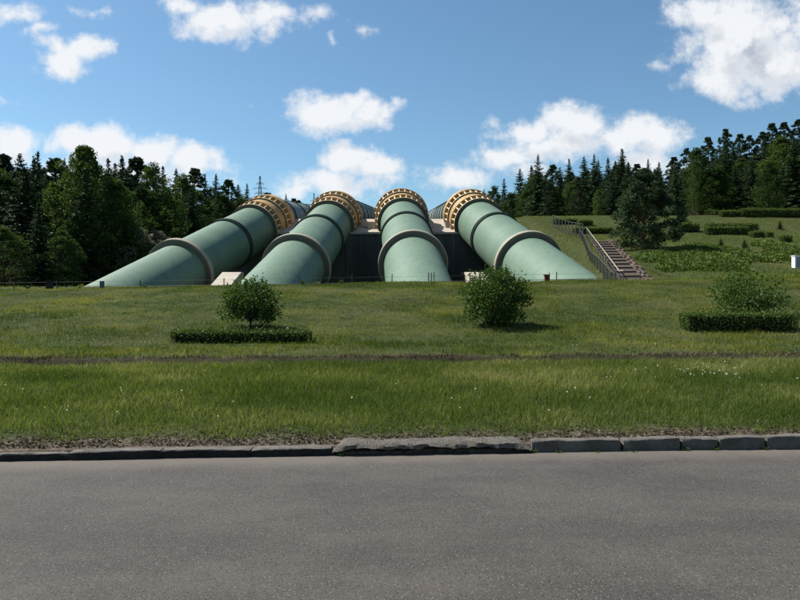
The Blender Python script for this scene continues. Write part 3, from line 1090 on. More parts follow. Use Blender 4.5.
RIGHT_NAMED = [
    ('spruce', 484, 189, 190, 'tiny dark spruce peeping over the rightmost ochre collar', 1.0),
    ('broad', 494, 187, 172, 'rounded far tree just right of the rightmost ochre collar', 1.2),
    ('spruce', 504, 178, 158, 'small pointed spruce above the upper end of the rightmost pipe', 1.0),
    ('spruce', 520, 168, 138, 'slim spruce left of the tall black spruce', 1.0),
    ('spruce', 538, 155, 112, 'tall black spruce standing clear above the expansion joint of the rightmost pipe', 1.15),
    ('pine', 552, 166, 128, 'dark pine close on the right of the tall black spruce', 1.1),
    ('spruce', 569, 158, 116, 'pointed spruce in the gap above the chain link fence', 1.0),
    ('spruce', 584, 156, 120, 'left one of two spruces with touching tips above the stairs', .95),
    ('spruce', 594, 154, 118, 'right one of two spruces with touching tips above the stairs', .95),
    ('spruce', 608, 158, 124, 'lower spruce between the touching pair and the tallest spruce', 1.0),
    ('spruce', 622, 148, 110, 'tallest full spruce above and behind the big lone pine', 1.2),
    ('pine', 636, 165, 114, 'pine between the tallest full spruce and the cloud', 1.1),
    ('spruce', 648, 159, 126, 'spruce tip just right of the crown of the lone pine', 1.0),
    ('spruce', 659, 162, 130, 'short spruce tip under the right end of the low cloud', 1.0),
    ('pine', 673, 158, 128, 'pine where the right skyline begins to climb', 1.1),
    ('pine', 687, 149, 132, 'wind bent pine on the rise of the right skyline', 1.0),
    ('broad', 700, 150, 104, 'big dark tree behind the yellow green spruce', 1.1),
    ('pine', 709, 138, 142, 'leaning pine crown on the right skyline', 1.0),
    ('pine', 726, 130, 146, 'pine crown standing highest on the middle of the right skyline', .9),
    ('pine', 739, 135, 148, 'pine crown right of the highest middle one on the right skyline', 1.0),
    ('pine', 750, 136, 150, 'feathery pine crown above the dark hollow on the right', 1.0),
    ('pine', 762, 133, 150, 'pine crown above the large leafy tree at right', 1.1),
    ('pine', 773, 124, 154, 'flat topped pine on the upper right skyline', 1.0),
    ('pine', 785, 123, 156, 'second flat topped pine on the upper right skyline', 1.0),
    ('pine', 800, 120, 158, 'pine at the upper right edge of the photo', 1.2),
    ('broad', 786, 138, 100, 'large green leafy tree rising at the right edge', 1.35),
    ('broad', 768, 164, 94, 'leafy tree left of the large one at the right edge', 1.1),
    ('broad', 815, 150, 96, 'leafy tree cut by the right edge of the photo', 1.2),
    ('lime', 693, 166, 90, 'slender yellow green tree at the edge of the dark hollow', .55),
    ('lime', 598, 190, 98, 'yellow green leafy tree above the upper end of the stairs', .9),
    ('broad', 720, 168, 104, 'dark tree left of the hollow in the right wood', 1.1),
    ('spruce', 735, 166, 108, 'dark spruce deep in the hollow of the right wood', 1.3),
    ('spruce', 752, 160, 106, 'dark spruce between the hollow and the large leafy tree', 1.2),
    ('pine', 672, 180, 98, 'grey green pine left of the slender yellow green tree', 1.15),
    ('broad', 656, 180, 100, 'dark tree behind the right side of the lone pine', 1.1),
    ('pine', 578, 178, 102, 'grey green pine in front of the pointed spruces by the fence', 1.2),
    ('broad', 556, 188, 108, 'dark tree beside the tall black spruce, low against its right side', 1.1),
    ('broad', 524, 192, 122, 'dark tree rising right behind the rightmost pipe', 1.2),
    ('broad', 508, 194, 132, 'dark leafy tree at the left end of the right wood', 1.2),
    ('spruce', 612, 182, 100, 'dark spruce low against the back of the lone pine', 1.2),
]
for i, (kd, px, tp, d, lab, wf) in enumerate(RIGHT_NAMED):
    top_tree(kd, px, tp, d, lab, RF, wf, i * 3 + 1)


def skyline(px, rows):
    pts = sorted((r[1], r[2]) for r in rows)
    return float(np.interp(px, [p[0] for p in pts], [p[1] for p in pts]))


def fill(rows, side, n, group, labels, seed):
    """the rest of the wood: lower than its skyline, spaced apart"""
    rng = random.Random(seed)
    placed = []
    tries = 0
    sk = sorted([(r[1], r[2]) for r in rows[:25]])
    kx = [p[0] for p in sk]
    ky = [p[1] for p in sk]
    while len(placed) < n and tries < 9000:
        tries += 1
        d = rng.uniform(68, 175) if side < 0 else rng.uniform(96, 165)
        px = rng.uniform(-70, 262) if side < 0 else rng.uniform(492, 880)
        x = at_px(px, d)
        if side < 0 and x > -31 - .07 * (d - 68):
            continue
        if side > 0 and x < 24 + .03 * (d - 90):
            continue
        if any((x - a) ** 2 + (d - c) ** 2 < 3.3 ** 2 for a, c in placed):
            continue
        kd = rng.choice(['spruce', 'spruce', 'spruce', 'pine', 'broad', 'broad'])
        lim = float(np.interp(px, kx, ky)) + rng.uniform(3, 20) + (16 if kd == 'broad' else 7 if kd == 'pine' else 0)
        zt = EYE + (HOR - lim) / FPX * d
        h = min(zt - float(height(x, d, False)), rng.uniform(13, 20))
        if h < 6:
            continue
        plant_tree(kd, x, d, h, labels[kd], group + ', ' + kd, rng.uniform(1.1, 1.45))
        placed.append((x, d))


fill(LEFT_NAMED, -1, 95, 'crowded trees deep in the left forest', {
    'spruce': 'dark spruce crowded among others deep in the left forest', 'pine': 'dark pine crowded among others deep in the left forest',
    'broad': 'dark leafy tree crowded among others deep in the left forest'}, 5)
fill(RIGHT_NAMED, 1, 85, 'crowded trees deep in the right wood', {
    'spruce': 'dark spruce crowded among others deep in the right wood', 'pine': 'dark pine crowded among others deep in the right wood',
    'broad': 'dark leafy tree crowded among others deep in the right wood'}, 6)

# the big lone pine on the right slope
x, y, z = hit(643, 249)
P['lone'] = [make_clumped(51, 8.6, 3.5, .05, 230, .24, 105, 'pine', 'pinebark', (.5, 1.0), flat=.6, shape=.8, upness=.25, tr=.022)]
KIND['lone'] = ('pine_tree', 'pine')
plant_tree('lone', x, y, 80 / FPX * y, 'big lone spreading pine on the lawn right of the stairs', None, .92, 0, 1.1)


# ------------------------------------------------------------------ bushes and hedges
def leafy_mesh(pts, ax_, leaf, rng, mat, tone, name='foliage'):
    n = len(pts)
    V, F = cards(pts, ax_, leaf * rng.uniform(.7, 1.3, n), leaf * rng.uniform(.45, .7, n), rng)
    return np_mesh(name, V, F, M[mat], tone)


def bush(name, label, cat, px, py, w_px, h_px, seed, base=.0, leaf=.075, n=5200, mat='bush', nclump=46, stems=7, lean=0.0, shape=1.0, group=None, tree=False):
    x, y, z = hit(px, py)
    w, h = w_px / FPX * y, h_px / FPX * y
    rng = np.random.default_rng(seed)
    root = thing(name, label, cat, (x, y, z), group)
    b = MB()
    pts, axs, tn = [], [], []
    per = n // nclump
    if tree:
        b.tube([(x, y, z - .1), (x + .02, y, z + h * .22), (x + lean * .4, y, z + h * .45)], [.05, .042, .03], 7)
    for q in range(nclump):
        t = rng.uniform(0, 1)
        zc = base + (h - base) * (.08 + .84 * t)
        s = math.sin(math.pi * (.18 + .76 * t)) ** (.6 * shape)
        az = rng.uniform(0, 6.283)
        rad = w * .5 * s * rng.uniform(.15, .92) ** .55 * (1 + .18 * math.sin(3 * az + seed))
        c = np.array([math.cos(az) * rad + lean * t, math.sin(az) * rad * .9, zc])
        cr = .17 * w * rng.uniform(.6, 1.15)
        z0 = h * .22 if tree else 0
        if q < stems * 3:
            b.tube([(x + c[0] * .06, y + c[1] * .06, z + z0), (x + c[0] * .55, y + c[1] * .55, z + z0 + (c[2] - z0) * .5), (x + c[0], y + c[1], z + c[2])], [.018, .012, .004], 5)
        dv = rand_dir(rng, per)
        pp = c + dv * (cr * rng.uniform(.2, 1, per) ** .5)[:, None] * np.array([1, 1, .85])
        # a few shoots stick out past the clump
        pp[: per // 12] += dv[: per // 12] * rng.uniform(0, .8, per // 12)[:, None] * cr
        pp[:, 2] = np.maximum(pp[:, 2], .02)
        pts.append(pp)
        axs.append(dv * .6 + rng.normal(0, .6, (per, 3)) + np.array([0, 0, .1]))
        tn.append(np.clip(.42 + rng.normal(0, .10) + rng.normal(0, .22, per), 0, 1))
    me = leafy_mesh(np.concatenate(pts), np.concatenate(axs), leaf, rng, mat, np.concatenate(tn))
    b.build('trunk' if tree else 'stems', M['trunk'], root, True, 60)
    link('foliage', me, root)
    return root


bush('small_tree', 'small round leafy tree on a short trunk behind the left clipped hedge', 'small tree', 250, 329, 62, 48, 101, .20, .075, 5600, 'bush', 54, 6, 0.0, .9, tree=True)
bush('bush', 'dense round green bush alone on the middle of the grass bank', 'bush', 492, 325, 68, 54, 102, .0, 0.075, 9500, 'bush', 74, 8)
bush('small_tree', 'loose wide low tree behind the right clipped hedge', 'small tree', 748, 313, 74, 40, 103, .10, 0.08, 4600, 'bush', 48, 7, -.05, .8, tree=True)


def hedge(name, label, px0, px1, ytop, ybase, seed, depth=.6, leaf=.06, n=None, mat='hedge', group=None, skew=0.0, bare=0.0, jag=.05):
    xa, ya, za = hit(px0, ybase)
    xb, yb, zb = hit(px1, ybase)
    d = (ya + yb) / 2
    h = (ybase - ytop) / FPX * d
    rng = np.random.default_rng(seed)
    L = math.hypot(xb - xa, yb - ya)
    root = thing(name, label, 'hedge', ((xa + xb) / 2, d, (za + zb) / 2), group)
    dirx = np.array([(xb - xa) / L, (yb - ya) / L])
    nor = np.array([-dirx[1], dirx[0]])
    if n is None:
        n = int((L * h * 2 + L * depth + depth * h * 2) / (leaf * leaf) * 4.4)
    s = rng.uniform(0, 1, n) * L
    q = rng.uniform(-1, 1, n)
    kz = rng.uniform(0, 1, n)
    face = rng.random(n)
    A_top, A_side, A_end = L * depth, 2 * L * h, 2 * depth * h
    tot = A_top + A_side + A_end
    top = face < A_top / tot
    sid = (~top) & (face < (A_top + A_side) / tot)
    kz[top] = 1
    q[sid] = np.sign(q[sid])
    e = ~(top | sid)
    s[e] = np.where(rng.random(e.sum()) < .5, 0, L)
    wob = (fbm(s * 2.2, np.full(n, seed * 1.3), seed, 3) - .5)
    hh = h * (1 + wob * .22)
    inn = rng.exponential(.045, n) - rng.exponential(jag * .5, n)
    x = s.copy()
    ww = q * (depth / 2 * (1 - .08 * kz) - np.where(sid, inn, 0) + wob * .08)
    zz = kz * hh - np.where(top, inn, 0)
    zz = np.maximum(zz, .02)
    if bare:
        keep = (rng.random(n) > bare * (1 - kz) ** .7) | top
        x, ww, zz, s = x[keep], ww[keep], zz[keep], s[keep]
        n = len(x)
    pts = np.stack([dirx[0] * (x - L / 2) + nor[0] * ww, dirx[1] * (x - L / 2) + nor[1] * ww, zz + (za + (zb - za) * (x / L)) - (za + zb) / 2], 1)
    rel = np.clip(zz / h, 0, 1)
    sh = rng.random(n) < .035                                         # untrimmed shoots
    pts[sh, 2] += rng.uniform(.02, .14, int(sh.sum())) * (h / .35) ** .5 * rel[sh]
    tone = np.clip(.36 + .30 * rel + rng.normal(0, .2, n), 0, 1)      # tone rises to a lighter green towards the clipped top
    axs = rng.normal(0, .7, (n, 3)) + np.array([0, 0, .5])
    me = leafy_mesh(pts, axs, leaf, rng, mat, tone)
    link('foliage', me, root)
    b = MB()
    k = max(6, int(L / .12))
    cx, cy, cz = root.location
    for i in range(k):                                                # twiggy inside
        t = (i + .5) / k
        sx_ = (t - .5) * (L - .12)
        bx, by = cx + dirx[0] * sx_, cy + dirx[1] * sx_
        bz = za + (zb - za) * t
        for j in range(3):
            ox = rng.normal(0, .05) * 1.0
            oy = rng.uniform(-.3, .3) * depth
            b.tube([(bx + ox, by + oy, bz - .05), (bx + ox * 2 + rng.normal(0, .04), by + oy * 1.3, bz + h * rng.uniform(.6, .92))], [.012, .004], 4)
    inner = max(.3, .55)
    vs = []
    for t in (0.03, .97):
        for o_ in (-1, 1):
            for zq in (.06, .82):
                sx_ = (t - .5) * L
                vs.append((cx + dirx[0] * sx_ + nor[0] * o_ * depth * inner / 2, cy + dirx[1] * sx_ + nor[1] * o_ * depth * inner / 2, za + (zb - za) * t + h * zq))
    b.add(vs, [(0, 1, 3, 2), (4, 6, 7, 5), (0, 4, 5, 1), (2, 3, 7, 6), (0, 2, 6, 4), (1, 5, 7, 3)])
    b.build('twigs', M['core'], root)
    return root


hedge('clipped_hedge', 'low thin clipped hedge in front of the small round tree at left', 173, 311, 331.5, 342.5, 201, .42, .055, bare=.35, group='clipped hedges on the grass bank')
hedge('clipped_hedge', 'thick low clipped hedge with a bare brown gap below the loose low tree', 684, 791, 314, 330, 202, .6, .06, bare=.15, group='clipped hedges on the grass bank')

UP = 'clipped hedges high on the right slope'
HED = [
    (706, 757, 224, 230.5, 'back one of two long parallel hedges in the middle of the right slope', .9),
    (706, 747, 227.3, 234.8, 'front one of two long parallel hedges in the middle of the right slope', .9),
    (680, 698, 224.2, 231.5, 'block hedge half hidden beside the lone pine', 1.0),
    (751, 763, 231.8, 237.3, 'short hedge at the right end of the long parallel hedges', .9),
    (766, 772, 232.2, 236.8, 'small hedge cube right beside the short hedge', .8),
    (781, 790, 236.2, 241.8, 'isolated small hedge block above the white cabinet', .9),
    (706, 718, 210.4, 214.8, 'short dark hedge under the yellow green tree at the wood edge', .9),
    (720, 739, 211, 216.6, 'light green hedge left of the longest hedge along the wood', 1.1),
    (740, 812, 209.4, 216.8, 'longest hedge along the foot of the right wood', 1.4),
    (553, 577, 219.4, 223.6, 'hedge at the top of the slope behind the chain link fence', 1.2),
    (578, 592, 220.6, 225.4, 'short hedge just left of the lone pine at the top of the slope', 1.0),
    (574, 611, 228.4, 232.8, 'long low hedge above the upper end of the stairs', 1.0),
]
for i, (a, c, t, bb, lab, dp) in enumerate(HED):
    hedge('clipped_hedge', lab, a, c, t, bb, 300 + i, dp, .13, group=UP, jag=.09)


# small young conifers on the slope
def young_conifer(px, ytop, ybase, lab, seed):
    x, y, z = hit(px, ybase)
    h = (ybase - ytop) / FPX * y
    p = P['spruce'][seed % 4]
    s = h / p.h
    root = thing('young_spruce', lab, 'spruce', (x, y, z), 'young spruces planted on the right slope', seed, (s * 2.0, s * 2.0, s))
    link('trunk', p.trunk, root)
    link('crown', p.crown, root)


young_conifer(721, 237.5, 246.5, 'tiny young spruce below the front long hedge, the left one of the pair', 1)
young_conifer(744.5, 239.5, 249.5, 'larger young spruce below the short hedge, the right one of the pair', 2)
young_conifer(780, 220.5, 229, 'dark young spruce alone near the hedge along the wood', 3)


# juniper ground cover on the right slope (a mat nobody could count)
def ground_cover():
    rng = np.random.default_rng(77)
    pts, axs, tn = [], [], []
    cnt = 0
    while cnt < 1050:
        px = rng.uniform(642, 850)
        py = rng.uniform(243, 271.5)
        lo = 246 + 10 * max(0, (700 - px) / 60) - 6 * max(0, (px - 740) / 60)
        if py < lo or (px < 665 and py > 262) or (px > 745 and py > 262 and px < 850):
            continue
        if float(fbm(px * .05, py * .16, 4, 3)) < .40 + (.10 if py < 252 else 0):
            continue
        x, y, z = hit(px, py)
        cnt += 1
        n = 52
        r = rng.uniform(.35, .8)
        hh = rng.uniform(.14, .42)
        az = rng.uniform(0, 6.283, n)
        rr = r * rng.uniform(0, 1, n) ** .5
        p = np.stack([x + np.cos(az) * rr, y + np.sin(az) * rr, np.zeros(n)], 1)
        p[:, 2] = height(p[:, 0], p[:, 1], False) + hh * (1 - (rr / r) ** 2 * .7) * rng.uniform(.5, 1.1, n)
        pts.append(p)
        axs.append(np.stack([np.cos(az), np.sin(az), rng.uniform(.1, 1.0, n)], 1) + rng.normal(0, .4, (n, 3)))
        tn.append(np.clip(.45 + rng.normal(0, .14) + rng.normal(0, .2, n), 0, 1))
    P_ = np.concatenate(pts)
    V, F = cards(P_, np.concatenate(axs), rng.uniform(.16, .34, len(P_)), rng.uniform(.07, .13, len(P_)), rng)
    o = link('ground_cover', np_mesh('ground_cover', V, F, M['juniper'], np.concatenate(tn)))
    tag(o, 'low spreading juniper carpet on the right slope', 'ground cover', kind='stuff')


ground_cover()


# ------------------------------------------------------------------ grass
def blades(name, x, y, h, w, lean, mat, label, rng, tone, bend=True):
    n = len(x)
    z = height(x, y) - .008
    az = rng.uniform(0, 6.283, n)
    fa = rng.uniform(0, 6.283, n)
    bx, by = np.cos(fa) * w * .5, np.sin(fa) * w * .5
    lx, ly = np.cos(az) * lean * h, np.sin(az) * lean * h
    if bend:
        V = np.stack([
            np.stack([x - bx, y - by, z], 1), np.stack([x + bx, y + by, z], 1),
            np.stack([x + bx * .75 + lx * .35, y + by * .75 + ly * .35, z + h * .6], 1), np.stack([x - bx * .75 + lx * .35, y - by * .75 + ly * .35, z + h * .6], 1),
            np.stack([x + lx, y + ly, z + h * np.sqrt(np.maximum(1 - lean ** 2 * .5, .2))], 1)], 1).reshape(-1, 3)
        i = np.arange(n) * 5
        F = np.stack([np.stack([i, i + 1, i + 2], 1), np.stack([i, i + 2, i + 3], 1), np.stack([i + 3, i + 2, i + 4], 1)], 1).reshape(-1, 3)
        tone = np.repeat(tone, 3)
    else:
        V = np.stack([np.stack([x - bx, y - by, z], 1), np.stack([x + bx, y + by, z], 1), np.stack([x + lx, y + ly, z + h], 1)], 1).reshape(-1, 3)
        F = np.arange(n * 3).reshape(n, 3)
    o = link(name, np_mesh(name, V, F, M[mat], tone))
    return tag(o, label, 'grass', kind='stuff')


def scatter(n, v0, v1, k, m, rng, xmin=None, xmax=None):
    v = np.sqrt(rng.uniform(v0 ** 2, v1 ** 2, n))
    x = rng.uniform(-1, 1, n) * (v * k + m)
    return x, v + SK * x, v


rng = np.random.default_rng(5)
x, y, v = scatter(280000, 6.68, 11.86, .66, 4.6, rng)
den = fbm(x * 1.1, y * 1.1, 41, 3)
edge = sstep(6.62, 7.20, v + (fbm(x * 2.5, y * 2.5, 43, 3) - .5) * .9)
keep = rng.random(len(x)) < np.clip(edge * (.55 + .9 * den), 0.02, 1) * (1 - .75 * sstep(11.55, 11.8, v))
x, y, v, den = x[keep], y[keep], v[keep], den[keep]
hgt = (.045 + .075 * fbm(x * .9, y * .9, 45, 3) + .05 * fbm(x * 5, y * 5, 46, 2)) * rng.uniform(.55, 1.35, len(x)) * (.55 + .45 * sstep(6.8, 7.6, v))
dryness = fbm(x * .55, y * .8, 47, 3)
tone = np.clip(.36 + (dryness - .5) * 1.7 + rng.normal(0, .24, len(x)) + .12 * sstep(8.5, 11.5, v), 0, 1)
blades('grass', x, y, hgt, rng.uniform(.0035, .0075, len(x)), rng.uniform(.15, .95, len(x)), 'grass', 'bright long grass of the verge between kerb and old path', rng, tone)

x, y, v = scatter(420000, 12.0, 31.0, .66, 5.2, rng)
den = fbm(x * .7, y * .7, 51, 4)
keep = rng.random(len(x)) < np.clip(.35 + 1.0 * den, 0, 1) * sstep(11.95, 12.3, v + (den - .5) * .5)
x, y, v, den = x[keep], y[keep], v[keep], den[keep]
hgt = (.030 + .085 * den ** 1.5 + .05 * fbm(x * 3.1, y * 3.1, 53, 2) ** 2) * rng.uniform(.6, 1.4, len(x)) * (1 - .25 * sstep(18, 24, v))
dr = fbm(x * .55, y * .6, 57, 5)
tone = np.clip(.36 + (dr - .48) * 2.6 + .14 * sstep(16, 24, v) + rng.normal(0, .2, len(x)), 0, 1)
blades('grass', x, y, hgt, rng.uniform(.008, .016, len(x)), rng.uniform(.1, .9, len(x)), 'grass_bank', 'mown patchy grass of the bank up to the crest', rng, tone, False)

# ragged dry fringe hanging over the old path edge
n = 19000
x = rng.uniform(-14, 14, n)
v = 12.16 + rng.normal(0, .08, n) + (fbm(x * 1.5, x * 0, 61, 3) - .5) * .25
y = v + SK * x
keep = fbm(x * 1.2, x * 0 + 3, 63, 3) + rng.normal(0, .12, n) > .42
x, y, v = x[keep], y[keep], v[keep]
blades('dry_grass', x, y, rng.uniform(.03, .10, len(x)), rng.uniform(.005, .011, len(x)), rng.uniform(.3, 1.2, len(x)), 'litter',
       'ragged dry grass along the old path edge', rng, np.clip(rng.normal(.55, .25, len(x)), 0, 1))

# coarse grass on the hill right of the pipes and behind the crest
n = 190000
x = rng.uniform(12.5, 66, n)
y = rng.uniform(29, 96, n)
lft = rng.random(n) < .16
x[lft] = rng.uniform(-46, 12, lft.sum())
y[lft] = rng.uniform(29.5, 58, lft.sum())
lft = lft & (x > -16) & (y > 42)
keep = (np.abs(x) < y * .68 + 3) & ~lft
x, y = x[keep], y[keep]
dr = fbm(x * .16, y * .16, 65, 4)
pz = y * .0
px_ = 400 + FPX * x / y
bright = (px_ < 640) & (y < 90)
tone = np.clip(.42 + (dr - .5) * 1.3 + rng.normal(0, .16, len(x)), 0, 1)
blades('grass', x, y, rng.uniform(.05, .16, len(x)), rng.uniform(.03, .06, len(x)), rng.uniform(.2, 1.0, len(x)), 'grass_hill', 'coarse grass of the slope right of the pipes', rng, tone, False)

# dry litter and clods in the worn strip behind the kerb
n = 19000
x = rng.uniform(-9.8, 9.8, n)
v = 6.60 + np.abs(rng.normal(0, .26, n))
y = v + SK * x
C = np.stack([x, y, height(x, y) + .008], 1)
A = rng.normal(0, 1, (n, 3)) * np.array([1, 1, .35])
V, F = cards(C, A, rng.uniform(.012, .06, n), rng.uniform(.006, .022, n), rng)
o = link('leaf_litter', np_mesh('leaf_litter', V, F, M['litter'], np.clip(rng.normal(.5, .25, n), 0, 1)))
tag(o, 'dry litter on the worn soil behind the kerb', 'leaf litter', kind='stuff')

# broad leaved weeds mixed into the turf
pts, axs, ls, tn = [], [], [], []
k = 0
while k < 520:
    vv = math.sqrt(rng.uniform(7.3 ** 2, 29 ** 2))
    xx = rng.uniform(-1, 1) * (vv * .64 + .6)
    if 11.5 < vv < 12.5 or float(fbm(xx * .35, vv * .35, 91, 3)) < .5 + .06 * (vv < 12):
        continue
    k += 1
    yy = vv + SK * xx
    n = int(rng.integers(14, 46))
    r = rng.uniform(.06, .22) * (1.0 if vv < 12 else 1.7)
    az = rng.uniform(0, 6.283, n)
    rr = r * np.sqrt(rng.uniform(.02, 1, n))
    px_, py_ = xx + np.cos(az) * rr, yy + np.sin(az) * rr
    pz_ = height(px_, py_) + rng.uniform(.01, .055, n)
    pts.append(np.stack([px_, py_, pz_], 1))
    axs.append(np.stack([np.cos(az), np.sin(az), rng.uniform(.1, .9, n)], 1))
    ls.append(rng.uniform(.022, .045, n) * (1.0 if vv < 12 else 1.2))
    tn.append(np.clip(rng.normal(.5, .14) + rng.normal(0, .15, n), 0, 1))
P_ = np.concatenate(pts)
V, F = cards(P_, np.concatenate(axs), np.concatenate(ls), np.concatenate(ls) * .5, rng)
o = link('turf_weeds', np_mesh('turf_weeds', V, F, M['bush'], np.concatenate(tn)))
tag(o, 'broad leaved weeds mixed into the turf', 'weeds', kind='stuff')

# white clover heads scattered in the turf
fl = []
for k in range(34):
    fl.append((rng.normal(705, 38), rng.normal(376, 3.5)))
for k in range(34):
    fl.append((rng.uniform(0, 800), rng.uniform(342, 425)))
fl += [(573, 349), (575, 394), (577, 349), (655, 348), (148, 345), (150, 347), (145, 346), (68, 413), (352, 404), (396, 390)]
pts, axs, ls = [], [], []
for (px, py) in fl:
    if not (0 < px < 830 and 335 < py < 428):
        continue
    fx, fy, fz = hit(px, py)
    k = 6
    pts.append(np.array([fx, fy, fz + .085]) + rng.normal(0, .005, (k, 3)))
    axs.append(rng.normal(0, 1, (k, 3)))
    ls.append(rng.uniform(.011, .020, k))
P_ = np.concatenate(pts)
V, F = cards(P_, np.concatenate(axs), np.concatenate(ls), np.concatenate(ls) * .7, rng)
o = link('clover_flowers', np_mesh('clover_flowers', V, F, M['petal'], rng.uniform(0, 1, len(P_))))
tag(o, 'white clover heads dotted through the verge', 'flowers', kind='stuff')


# weeds rooted at the foot of the kerb and along the crest
def weed(name, label, x, y, h, r, n, mat, seed, leaf=.03, group=None):
    rg = np.random.default_rng(seed)
    z = float(height(x, y, False)) if y - SK * x > 6.5 else 0.0
    az = rg.uniform(0, 6.283, n)
    t = rg.uniform(.1, 1, n)
    pts = np.stack([np.cos(az) * r * t * rg.uniform(.4, 1, n), np.sin(az) * r * t * rg.uniform(.4, 1, n), h * t ** .8 * rg.uniform(.6, 1.1, n)], 1)
    axs = np.stack([np.cos(az), np.sin(az), 1.2 * np.ones(n)], 1) + rg.normal(0, .4, (n, 3))
    V, F = cards(pts, axs, rg.uniform(.8, 1.8, n) * leaf, rg.uniform(.4, .8, n) * leaf, rg)
    o = link(name, np_mesh(name, V, F, M[mat], np.clip(rg.normal(.5, .2, n), 0, 1)))
    o.location = (x, y, z)
    return tag(o, label, 'weed', group)


KW = 'weeds growing in the gutter'
for i, (px, lab) in enumerate([(533, 'weed tuft at the right end of the poured concrete lump'), (558, 'small weed tuft at the foot of the cracked kerb stone'),
                               (596, 'flat weed at the right half of the cracked kerb stone'), (632, 'leafy weed at the joint right of the cracked kerb stone'),
                               (686, 'large weed in the broken kerb joint'), (714, 'weed in the joint before the clean square kerb stone'),
                               (764, 'thin weed between the last two kerb stones at right'), (342, 'tiny weed at the left end of the poured lump')]):
    xx = kerb_x(px)
    weed('weed', lab, xx, 6.425 + SK * xx, random.uniform(.02, .05), random.uniform(.04, .09), 60, 'bush', 400 + i, .016, KW)
CW = 'weeds on the crest in front of the pipes'
for i, (px, h, mat, lab) in enumerate([(80, .20, 'yweed', 'yellow green weed left of the tip of the leftmost pipe'), (28, .17, 'broad', 'wide grey green weed on the crest near the left edge'),
                                       (303, .26, 'broad', 'dark upright weed in front of the second pipe'), (317, .14, 'silver', 'pale flowering weed right of the dark upright one'),
                                       (341, .22, 'broad', 'thin dark weed against the black wall'), (145, .12, 'silver', 'pale weed in front of the leftmost pipe')]):
    d = 29.2
    weed('weed', lab, at_px(px, d), d, h, .15, 130, mat, 430 + i, .05, CW)


# ------------------------------------------------------------------ low wire fence along the crest
fr = thing('wire_fence', 'low wire fence with thin posts along the grass crest below the pipes', 'fence', (0, 30, 2.0))
posts = [(-20, .42), (14, .40), (57, .42), (140, .36), (224, .40), (262.5, .46), (299, .42), (321, .48), (352, .50), (392, .46), (428.5, .50), (431.3, .50), (434, .50), (470, .44), (514, .42),
         (556.5, .44), (604, .42), (640, .4)]
tops = []
for px, hh in posts:
    d = 29.9
    xx = at_px(px, d)
    zz = float(height(xx, d, False))
    b = MB()
    b.tube([(xx, d, zz - .2), (xx + random.uniform(-.01, .01), d, zz + hh)], .024, 6)
    b.build('post', M['post'], fr, True)
    tops.append((xx, d, zz))
for zz in (.08, .33):
    b = MB()
    b.tube([(p[0], p[1] - .02, p[2] + zz) for p in tops], .012 if zz < .2 else .004, 4)
    b.build('wire', M['post'], fr)

xx, d = at_px(102, 29.6), 29.6
zz = float(height(xx, d, False))
b = MB()
b.box((xx, d, zz + .12), (.17, .12, .44))
b.box((xx, d - .062, zz + .22), (.11, .01, .12))
tag(b.build('marker_post', M['greypost']), 'squat grey concrete marker post at the tip of the leftmost pipe', 'post')
xx = at_px(49.5, 29.6)
zz = float(height(xx, d, False))
b = MB()
b.box((xx, d, zz + .13), (.24, .22, .44))
b.box((xx, d, zz + .37), (.28, .26, .04))
tag(b.build('drum_box', M['black']), 'small black box on the crest in front of the left forest', 'box')
xx = at_px(546, 29.8)
zz = float(height(xx, d, False))
b = MB()
b.box((xx, d, zz + .10), (.22, .2, .32))
b.box((xx - .02, d, zz + .28), (.27, .24, .04))
b.tube([(xx + .1, d, zz + .2), (xx + .12, d, zz + .42)], .015, 6)
tag(b.build('valve_box', M['rust']), 'rusty brown valve box in front of the rightmost pipe', 'valve box')


# ------------------------------------------------------------------ stairs, handrail, chain link fence
def slope_pt(px, py):
    return Vector(hit(px, py))


SA, SB = Vector((stair_x(37), 37, 0)), Vector((stair_x(65.5), 65.5, 0))      # left edge of the flight, foot to head
ux = (SB - SA).normalized()
nr = Vector((ux.y, -ux.x, 0))
zl = lambda p: float(height(p.x, p.y, False))
st = thing('staircase', 'dark stone stairs with rough stone edging climbing the right slope', 'stairs', (SA.x, SA.y, zl(SA)))
NST = 15
for i in range(NST):
    t0, t1 = i / NST, (i + 1) / NST
    p = SA.lerp(SB, (t0 + t1) / 2) + nr * .68
    b = MB()
    b.box((p.x, p.y, zl(p) + .02), (1.36, (SB - SA).length / NST * 1.0, .22), math.atan2(ux.y, ux.x) - math.pi / 2, 0, math.atan(.125))
    b.build('tread', M['step'], st)
rg = random.Random(3)
for off, wd, nm in ((1.72, .6, 'edging'), (-.1, .2, 'edging')):
    b = MB()
    s = 0.0
    Lt = (SB - SA).length
    while s < Lt:
        l = rg.uniform(.35, .9)
        for q in range(2 if wd > .5 else 1):
            p = SA + ux * (s + l / 2) + nr * (off + (q - .5) * wd * .5 + rg.uniform(-.08, .08))
            hh = rg.uniform(.08, .26)
            # an irregular eight sided boulder
            ring = []
            for lv, sc_ in ((-.1, 1.05), (hh * .6, 1.0), (hh, .55)):
                for a in range(8):
                    t = a * math.pi / 4
                    f_ = rg.uniform(.82, 1.15) * sc_
                    e = ux * (math.cos(t) * l * .52 * f_) + nr * (math.sin(t) * wd * .34 * f_)
                    ring.append((p.x + e.x, p.y + e.y, zl(p) + lv + rg.uniform(-.02, .02)))
            fs = [(r_ * 8 + a, r_ * 8 + (a + 1) % 8, r_ * 8 + 8 + (a + 1) % 8, r_ * 8 + 8 + a) for r_ in range(2) for a in range(8)] + [tuple(range(16, 24))]
            b.add(ring, fs)
        s += l
    b.build(nm, M['stone'], st, True, 30)

